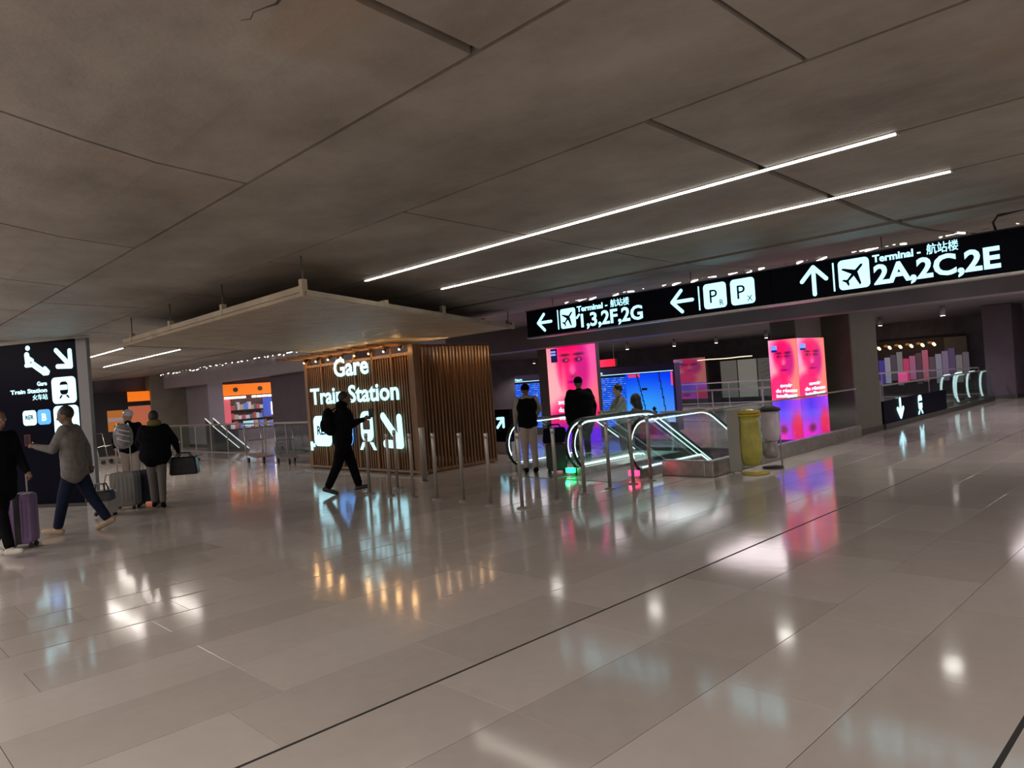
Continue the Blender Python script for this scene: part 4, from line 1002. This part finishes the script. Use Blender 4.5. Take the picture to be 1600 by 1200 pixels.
# ------------------------------------------------------------------ people
def remesh(mb, vox=.012, it=3):
    me = mb.mesh('tmp'); o = bpy.data.objects.new('tmp', me); S.collection.objects.link(o)
    m = o.modifiers.new('r', 'REMESH'); m.mode = 'VOXEL'; m.voxel_size = vox; m.use_smooth_shade = True
    if it: k = o.modifiers.new('s', 'SMOOTH'); k.factor = .5; k.iterations = it
    bpy.context.view_layer.update()
    r = bpy.data.meshes.new_from_object(o.evaluated_get(bpy.context.evaluated_depsgraph_get()))
    bpy.data.objects.remove(o); r.materials.clear(); return r
def joinmesh(me, mb):
    v = [tuple(x.co) for x in me.vertices]; f = [tuple(p.vertices) for p in me.polygons]; k = len(v)
    out = bpy.data.meshes.new('body'); out.from_pydata(v + [tuple(x) for x in mb.v], [], f + [tuple(i + k for i in q) for q in mb.f])
    out.shade_smooth(); return out
def person(label, loc, rz, h=1.72, legs=((0, 0), (0, 0)), arms=((0, 0, .1, 0), (0, 0, .1, 0)), lean=0, head=(0, 0), top=BLACK, bottom=BLACK, shoes=BLACK, skin=SKIN, hair=BLACK,
           puff=1.0, long_=False, hat=None, hood=None, sleeves=None, coat=0, zbase=None, slim=1.0):
    """legs: (thigh pitch, knee bend) left/right; arms: (pitch, elbow, outward, inward turn) left/right; degrees. Faces local +x."""
    s_ = h / 1.75; R = math.radians; V = Vector
    t = thing('person', label, 'person', loc, rz)
    la = R(lean); hipc = V((0, 0, .93))
    def tor(x, y_, z): d = z - .93; return V((x * math.cos(la) + d * math.sin(la), y_, .93 + d * math.cos(la) - x * math.sin(la)))
    J = {}; low = 9
    for sd, (a, b) in zip((1, -1), legs):
        hp = V((0, .085 * sd, .92)); k = hp + V((math.sin(R(a)), 0, -math.cos(R(a)))) * .43; c = R(a - b)
        an = k + V((math.sin(c), 0, -math.cos(c))) * .41
        fp = c * .8 if c < 0 else c * .45
        fd_ = V((math.cos(fp), 0, math.sin(fp))); dn = V((math.sin(fp), 0, -math.cos(fp)))
        heel = an - fd_ * .05 + dn * .055; toe = an + fd_ * .17 + dn * .06
        J[sd] = (hp, k, an, heel, toe); low = min(low, heel.z - .03, toe.z - .03)
    for sd, (p_, e, o_, i_) in zip((1, -1), arms):
        sh_ = tor(0, .175 * sd, 1.43)
        ud = V((math.sin(R(p_)), sd * math.sin(R(o_)), -math.cos(R(p_)) * math.cos(R(o_)))).normalized(); el = sh_ + ud * .285
        q = R(p_ + e); fd_ = V((math.sin(q) * math.cos(R(i_)), -sd * math.sin(R(i_)), -math.cos(q))).normalized()
        J[2 * sd] = (sh_, el, el + fd_ * .25, fd_)
    hc = tor(.025, 0, 1.63); hrot = Matrix.Rotation(R(head[0]), 3, 'Z') @ Matrix.Rotation(R(head[1]), 3, 'Y')
    HP = lambda x, y_, z: hc + hrot @ V((x, y_, z))
    # body: one continuous surface
    B = MB()
    B.ell(HP(0, 0, .012), .096, .077, .112, 16, 11, hrot); B.capsule(HP(.03, 0, -.055), HP(.045, 0, -.085), .055, .035)
    B.capsule(HP(.088, 0, .01), HP(.108, 0, -.025), .011, .016, 8); B.capsule(HP(.082, -.022, -.062), HP(.082, .022, -.062), .012, .012, 8)
    for q in (-1, 1): B.ell(HP(-.005, .078 * q, -.005), .02, .011, .032, 8, 7, hrot)
    B.capsule(tor(0, 0, 1.44), HP(-.01, 0, -.06), .058, .052)
    B.ell(tor(0, 0, 1.30), .105, .16, .19, rot=Matrix.Rotation(la, 3, 'Y')); B.ell(tor(0, 0, 1.08), .09, .135, .18); B.ell((0, 0, .94), .10, .155, .12)
    B.capsule(tor(0, -.15, 1.42), tor(0, .15, 1.42), .055, .055)
    F = MB()
    for sd in (1, -1):
        hp, k, an, heel, toe = J[sd]; B.capsule(hp, k, .085, .055); B.capsule(k, an, .055, .036); B.capsule(heel, toe, .03, .025)
        sh_, el, wr, fd_ = J[2 * sd]; B.capsule(sh_, el, .048, .038); B.capsule(el, wr, .038, .026)
        side = fd_.cross(V((0, sd, 0))).normalized() if abs(fd_.y) < .9 else V((0, 0, 1))
        acr = side; nrm = fd_.cross(acr).normalized() * (1 if True else 0)
        if nrm.y * sd > 0: nrm = -nrm
        pc = wr + fd_ * .05; B.ell(wr + fd_ * .045, .018, .018, .018); B.capsule(wr + fd_ * .02 + acr * .0, wr + fd_ * .075, .026, .03)
        for q, ln in zip((-1.5, -.5, .5, 1.5), (.055, .068, .072, .062)):
            r0 = wr + fd_ * .085 + acr * (.016 * q); r1 = r0 + (fd_ * .85 + nrm * .35) * ln * .55; r2 = r1 + (fd_ * .35 + nrm * .9).normalized() * ln * .5
            F.tube([r0 - fd_ * .02, r0, r1, r2], [.009, .0085, .0078, .006], 7)
        r0 = wr + fd_ * .035 + acr * .024; r1 = r0 + (fd_ * .6 + acr * .6 + nrm * .3) * .035; F.tube([r0, r1, r1 + (fd_ * .9 + nrm * .5) * .03], [.011, .010, .007], 7)
    me = joinmesh(remesh(B, .013, 3), F); me.materials.append(skin); parts = [link('body', me, t)]
    for q in (-1, 1):
        e_ = MB().ell(HP(.087, .03 * q, .012), .009, .013, .008, 8, 6, hrot).build('eye', WHITEP, parts[0], True)
        MB().ell(HP(.095, .03 * q, .012), .003, .006, .006, 8, 5, hrot)
    # clothing
    T = MB(); P = puff
    T.ell(tor(0, 0, 1.30), .125 * P, .185 * P, .21, rot=Matrix.Rotation(la, 3, 'Y')); T.ell(tor(0, 0, 1.08), .118 * P, .165 * P, .22)
    T.ell(tor(0, 0, .95), .122 * P, .172 * P, .12 + coat)
    T.capsule(tor(0, -.15, 1.42), tor(0, .15, 1.42), .068 * P ** .5, .068 * P ** .5); T.capsule(tor(0, 0, 1.42), tor(.0, 0, 1.49), .07, .062)
    if coat: T.capsule(V((0, .05, .95)), V((.0, .07, .95 - coat)), .14, .15); T.capsule(V((0, -.05, .95)), V((0, -.07, .95 - coat)), .14, .15)
    A = T if sleeves is None else MB()
    for sd in (1, -1):
        sh_, el, wr, fd_ = J[2 * sd]; A.capsule(sh_, el, .066 * P ** .6, .053 * P ** .6); A.capsule(el, wr - fd_ * .0, .053 * P ** .6, .040)
    me = remesh(T, .014, 4); me.materials.append(top); parts.append(link('jacket', me, t))
    if sleeves:
        A.capsule(tor(-.03, -.07, 1.47), tor(-.03, .07, 1.47), .06, .06)
        me = remesh(A, .014, 3); me.materials.append(sleeves); parts.append(link('sleeves', me, t))
    L_ = MB(); L_.ell((0, 0, .93), .115, .165, .13)
    for sd in (1, -1):
        hp, k, an, heel, toe = J[sd]; L_.capsule(hp + V((0, 0, -.02)), k, .10 * slim, .075 * slim); L_.capsule(k, an + (k - an) * .06, .072 * slim, .058 * slim)
    me = remesh(L_, .014, 3); me.materials.append(bottom); parts.append(link('trousers', me, t))
    for sd in (1, -1):
        hp, k, an, heel, toe = J[sd]; Sx = MB(); Sx.capsule(heel, toe, .042, .034); Sx.capsule(an, heel + (toe - heel) * .25, .045, .04); Sx.capsule(heel + (toe - heel) * .6, toe, .042, .036)
        me = remesh(Sx, .010, 2); me.materials.append(shoes); parts.append(link('shoe', me, t))
    Hh = MB()
    if hat:
        Hh.ell(HP(-.012, 0, .045), .104, .09, .088, 16, 9, hrot); me = remesh(Hh, .010, 2); me.materials.append(hat); parts.append(link('cap', me, t))
    else:
        Hh.ell(HP(-.026, 0, .038), .096, .090, .104, 16, 9, hrot)
        if long_: Hh.ell(HP(-.03, 0, .03), .115, .125, .125); Hh.capsule(HP(-.06, 0, .0), HP(-.085, 0, -.17), .075, .055); Hh.capsule(HP(-.03, .07, .0), HP(-.03, .075, -.14), .035, .03); Hh.capsule(HP(-.03, -.07, .0), HP(-.03, -.075, -.14), .035, .03)
        me = remesh(Hh, .010, 2); me.materials.append(hair); parts.append(link('hair', me, t))
    if hood:
        Ho = MB(); Ho.ell(HP(-.05, 0, -.10), .11, .13, .075, 14, 8); me = remesh(Ho, .012, 2); me.materials.append(hood); parts.append(link('hood', me, t))
    zo = -low * s_
    for p_ in parts: p_.scale = (s_, s_, s_); p_.location = (0, 0, zo)
    t['joints'] = 0; del t['joints']
    return t, (lambda v: (Matrix.Translation(loc) @ Matrix.Rotation(rz, 4, 'Z')) @ (V(v) * s_ + V((0, 0, zo)))), J, tor
hdR = math.atan2(rgt.y, rgt.x)          # heading that walks to the right as seen in the hall
hdL = hdR + PI
GREYJ = mat('grey_jacket', (.13, .12, .115), .85, noise=(15, .2), bump=.2); JEANS = mat('dark_jeans', (.010, .015, .035), .9, spec=.15, noise=(20, .2)); BEIGES = mat('beige_suede', (.42, .30, .2), .8)
GREYT = mat('grey_trousers', (.10, .09, .08), .85); BEIGET = mat('beige_trousers', (.40, .33, .29), .85); OLIVE = mat('olive_scarf', (.12, .10, .02), .9); HAIRD = mat('dark_hair', (.012, .009, .008), .6, bump=.6, noise=(60, .3))
SHOEW = mat('white_shoe', (.45, .42, .38), .6); CREAM = mat('beige_hoodie', (.30, .26, .22), .85); GREEN_G = mat('grey_green_knit', (.22, .23, .20), .85, noise=(25, .15)); OLJ = mat('olive_jacket', (.09, .07, .04), .85); NAVY = mat('navy_black', (.004, .005, .012), .9, spec=.08)
DGREEN = mat('dark_green', (.008, .013, .01), .9, spec=.1)

p1, W1, J1, _ = person('person in black with a backpack striding past the train station sign', (6.33, 10.62, 0), hdR + .25, 1.66, ((17, 3), (-15, 12)), ((30, 75, 8, 20), (22, 88, 8, 25)), 5, (0, 8), skin=SKIN, hair=HAIRD, hood=BLACK, puff=1.45, coat=.10, slim=1.2, shoes=mat('shoe_black', (.03, .03, .03), .5))
p2, W2, J2, _ = person('man in light grey jacket and dark jeans walking past the dark pylon', (2.60, 11.38, 0), hdL + .15, 1.74, ((18, 4), (-18, 12)), ((28, 75, 8, 15), (-22, 14, 10, 0)), 4, (10, 12), top=GREYJ, bottom=JEANS, shoes=BEIGES, hair=HAIRD, puff=1.32, coat=.12, slim=1.1)
p3, W3, J3, _ = person('person all in black beside the purple suitcase at the left edge', (1.58, 10.46, 0), hdR - .3, 1.72, ((-12, 10), (18, 4)), ((14, 30, 8, 10), (-12, 20, 8, 0)), 4, (0, 6), shoes=SHOEW, hair=HAIRD, puff=1.35, coat=.18)
p4, W4, J4, _ = person('passenger in black padded coat with grey trousers carrying a black bag', (4.05, 12.62, 0), AZ + .35, 1.56, ((9, 4), (-6, 6)), ((25, 35, 22, 0), (6, 18, 32, -10)), 3, (15, 5), bottom=GREYT, hair=HAIRD, hood=OLIVE, puff=1.65, coat=.08)
p5, W5, J5, _ = person('traveller half hidden behind the passenger in black, wearing a silver grey backpack', (4.25, 14.6, 0), AZ + .5, 1.62, ((8, 4), (-8, 8)), ((20, 30, 18, 0), (10, 25, 18, 0)), 3, (60, 0), bottom=BEIGET, top=NAVY, skin=SKINL, hat=LIL, puff=1.1)
p6, W6, J6, _ = person('man in black vest and beige trousers standing at the left escalator entrance', (9.2, 9.13, 0), AZ + .15, 1.56, ((4, 3), (-5, 4)), ((8, 12, 10, 0), (38, 25, 24, 0)), 2, (5, 5), sleeves=CREAM, bottom=BEIGET, hat=BLACK, puff=1.22)
p7, W7, J7, _ = person('broad man in black coat riding the escalator before the pink screen', (10.1, 8.65, .0), AZ + .1, 1.62, ((3, 3), (-3, 3)), ((6, 15, 14, 0), (4, 10, 20, 0)), 2, (0, 5), hat=NAVY, puff=1.68, coat=.24, bottom=DGREEN)
p8, W8, J8, _ = person('woman in pale grey green top on the escalator, one hand on the rail', (11.25, 8.6, -.2), hdL + .2, 1.62, ((3, 3), (-3, 3)), ((38, 50, 12, 10), (30, 40, 10, 0)), 3, (-10, 12), top=GREEN_G, skin=SKINL, hair=HAIRD, bottom=GREYT)
p9, W9, J9, _ = person('woman with big dark hair and olive jacket, lowest on the escalator', (11.65, 8.5, -.43), hdL - .5, 1.62, ((3, 3), (-3, 3)), ((25, 50, 10, 10), (20, 40, 10, 0)), 3, (0, 10), top=OLJ, hair=HAIRD, long_=True)

# backpacks, bags and a phone: carried things
def backpack(label, loc, rz, m, s_=1, trim=None):
    t = thing('backpack', label, 'backpack', loc, rz)
    b = MB(); b.ell((0, 0, 0), .11 * s_, .16 * s_, .22 * s_); b.ell((.02, 0, -.1), .11 * s_, .155 * s_, .13 * s_)
    me = remesh(b, .014, 2); me.materials.append(m); link('main_bag', me, t)
    MB().ell((-.09 * s_, 0, -.06), .05, .11 * s_, .10 * s_).build('front_pocket', m, t, True)
    for q in (-1, 1): MB().tube([(.06, .08 * q, .18), (.13, .09 * q, .22), (.20, .10 * q, .12), (.20, .11 * q, -.05), (.07, .12 * q, -.16)], .014, 6).build('strap', trim or m, t, True)
    MB().tube([(.0, -.03, .2), (.0, -.02, .25), (0, .02, .25), (0, .03, .2)], .009, 6).build('grab_handle', trim or m, t, True)
    if trim:
        for q in (-.08, .02, .10): MB().tube([(-.13, -.10, q - .03), (-.15, 0, q + .0), (-.12, .10, q + .04)], .008, 6).build('reflective_band', trim, t)
    return t
def at_body(loc, rz, x, y_, z): return tuple(Matrix.Translation(loc) @ Matrix.Rotation(rz, 4, 'Z') @ Vector((x, y_, z)))
backpack('black backpack worn by the striding person in black', at_body((6.33, 10.62, 0), hdR + .25, -.20, 0, 1.20), hdR + .25, BLACK, 1.05)
backpack('silver grey backpack with light bands, behind the black padded coat', at_body((4.12, 14.5, 0), AZ + .5, -.20, 0, 1.18), AZ + .5, mat('silver_bag', (.20, .19, .20), .4, noise=(12, .4)), 1.05, trim=mat('reflective', (.8, .8, .85), .3, .3))
def handbag(label, loc, rz, m, w_=.40, h=.26, d_=.16, strap=.2, name='handbag', cat='bag'):
    t = thing(name, label, cat, loc, rz); f = lambda x, y_, d=0: Vector((x, d, y_))
    MB().prism([(-w_ / 2, 0), (w_ / 2, 0), (w_ * .44, h), (-w_ * .44, h)], f, -d_ / 2, d_ / 2).build('bag_body', m, t, bevel=.025)
    for q in (-1, 1): MB().tube([(-w_ * .28, q * d_ * .3, h * .9), (-w_ * .2, q * d_ * .2, h + strap), (w_ * .2, q * d_ * .2, h + strap), (w_ * .28, q * d_ * .3, h * .9)], .011, 6).build('handle', m, t, True)
    MB().box(-w_ * .4, w_ * .4, -.01, .01, h - .01, h + .006).build('zip', POST, t)
    return t
SHINY = mat('black_leather', (.015, .015, .018), .3, noise=(10, .5))
q_ = W4(J4[-2][2] + J4[-2][3] * .11); handbag('black shiny bag hanging from the arm of the padded coat passenger', (q_.x + .04, q_.y - .06, q_.z - .30), hdR + .1, SHINY, .46, .30, .18, .06)
q_ = W2(J2[-2][2] + J2[-2][3] * .10)
handbag('black duffel bag laid over the pale suitcase behind the grey jacket man', (3.17, 12.50, .27), hdR, SHINY, .40, .16, .2, .10, 'duffel_bag')
handbag('black travel bag on top of the small black suitcase by the vest man', (9.25, 8.55, .535), hdR, NAVY, .42, .26, .26, .05, 'duffel_bag')
def phone(label, W, J, k, col):
    q = W(J[k][2] + J[k][3] * .12); t = thing('phone', label, 'phone', tuple(q), hdR)
    MB().prism(rrect(-.038, .038, -.01, .14, .01), lambda x, y_, d=0: Vector((x, d, y_)), -.004, .004).build('case', col, t)
    MB().prism(rrect(-.034, .034, -.006, .136, .008), lambda x, y_, d=0: Vector((x, d, y_)), -.0055, -.004).build('glass', RUBBER, t)
phone('red phone held in front by the man in the grey jacket', W2, J2, 2, mat('red_case', (.5, .04, .02), .4))
phone('dark phone held in front by the striding person in black', W1, J1, 2, RUBBER)
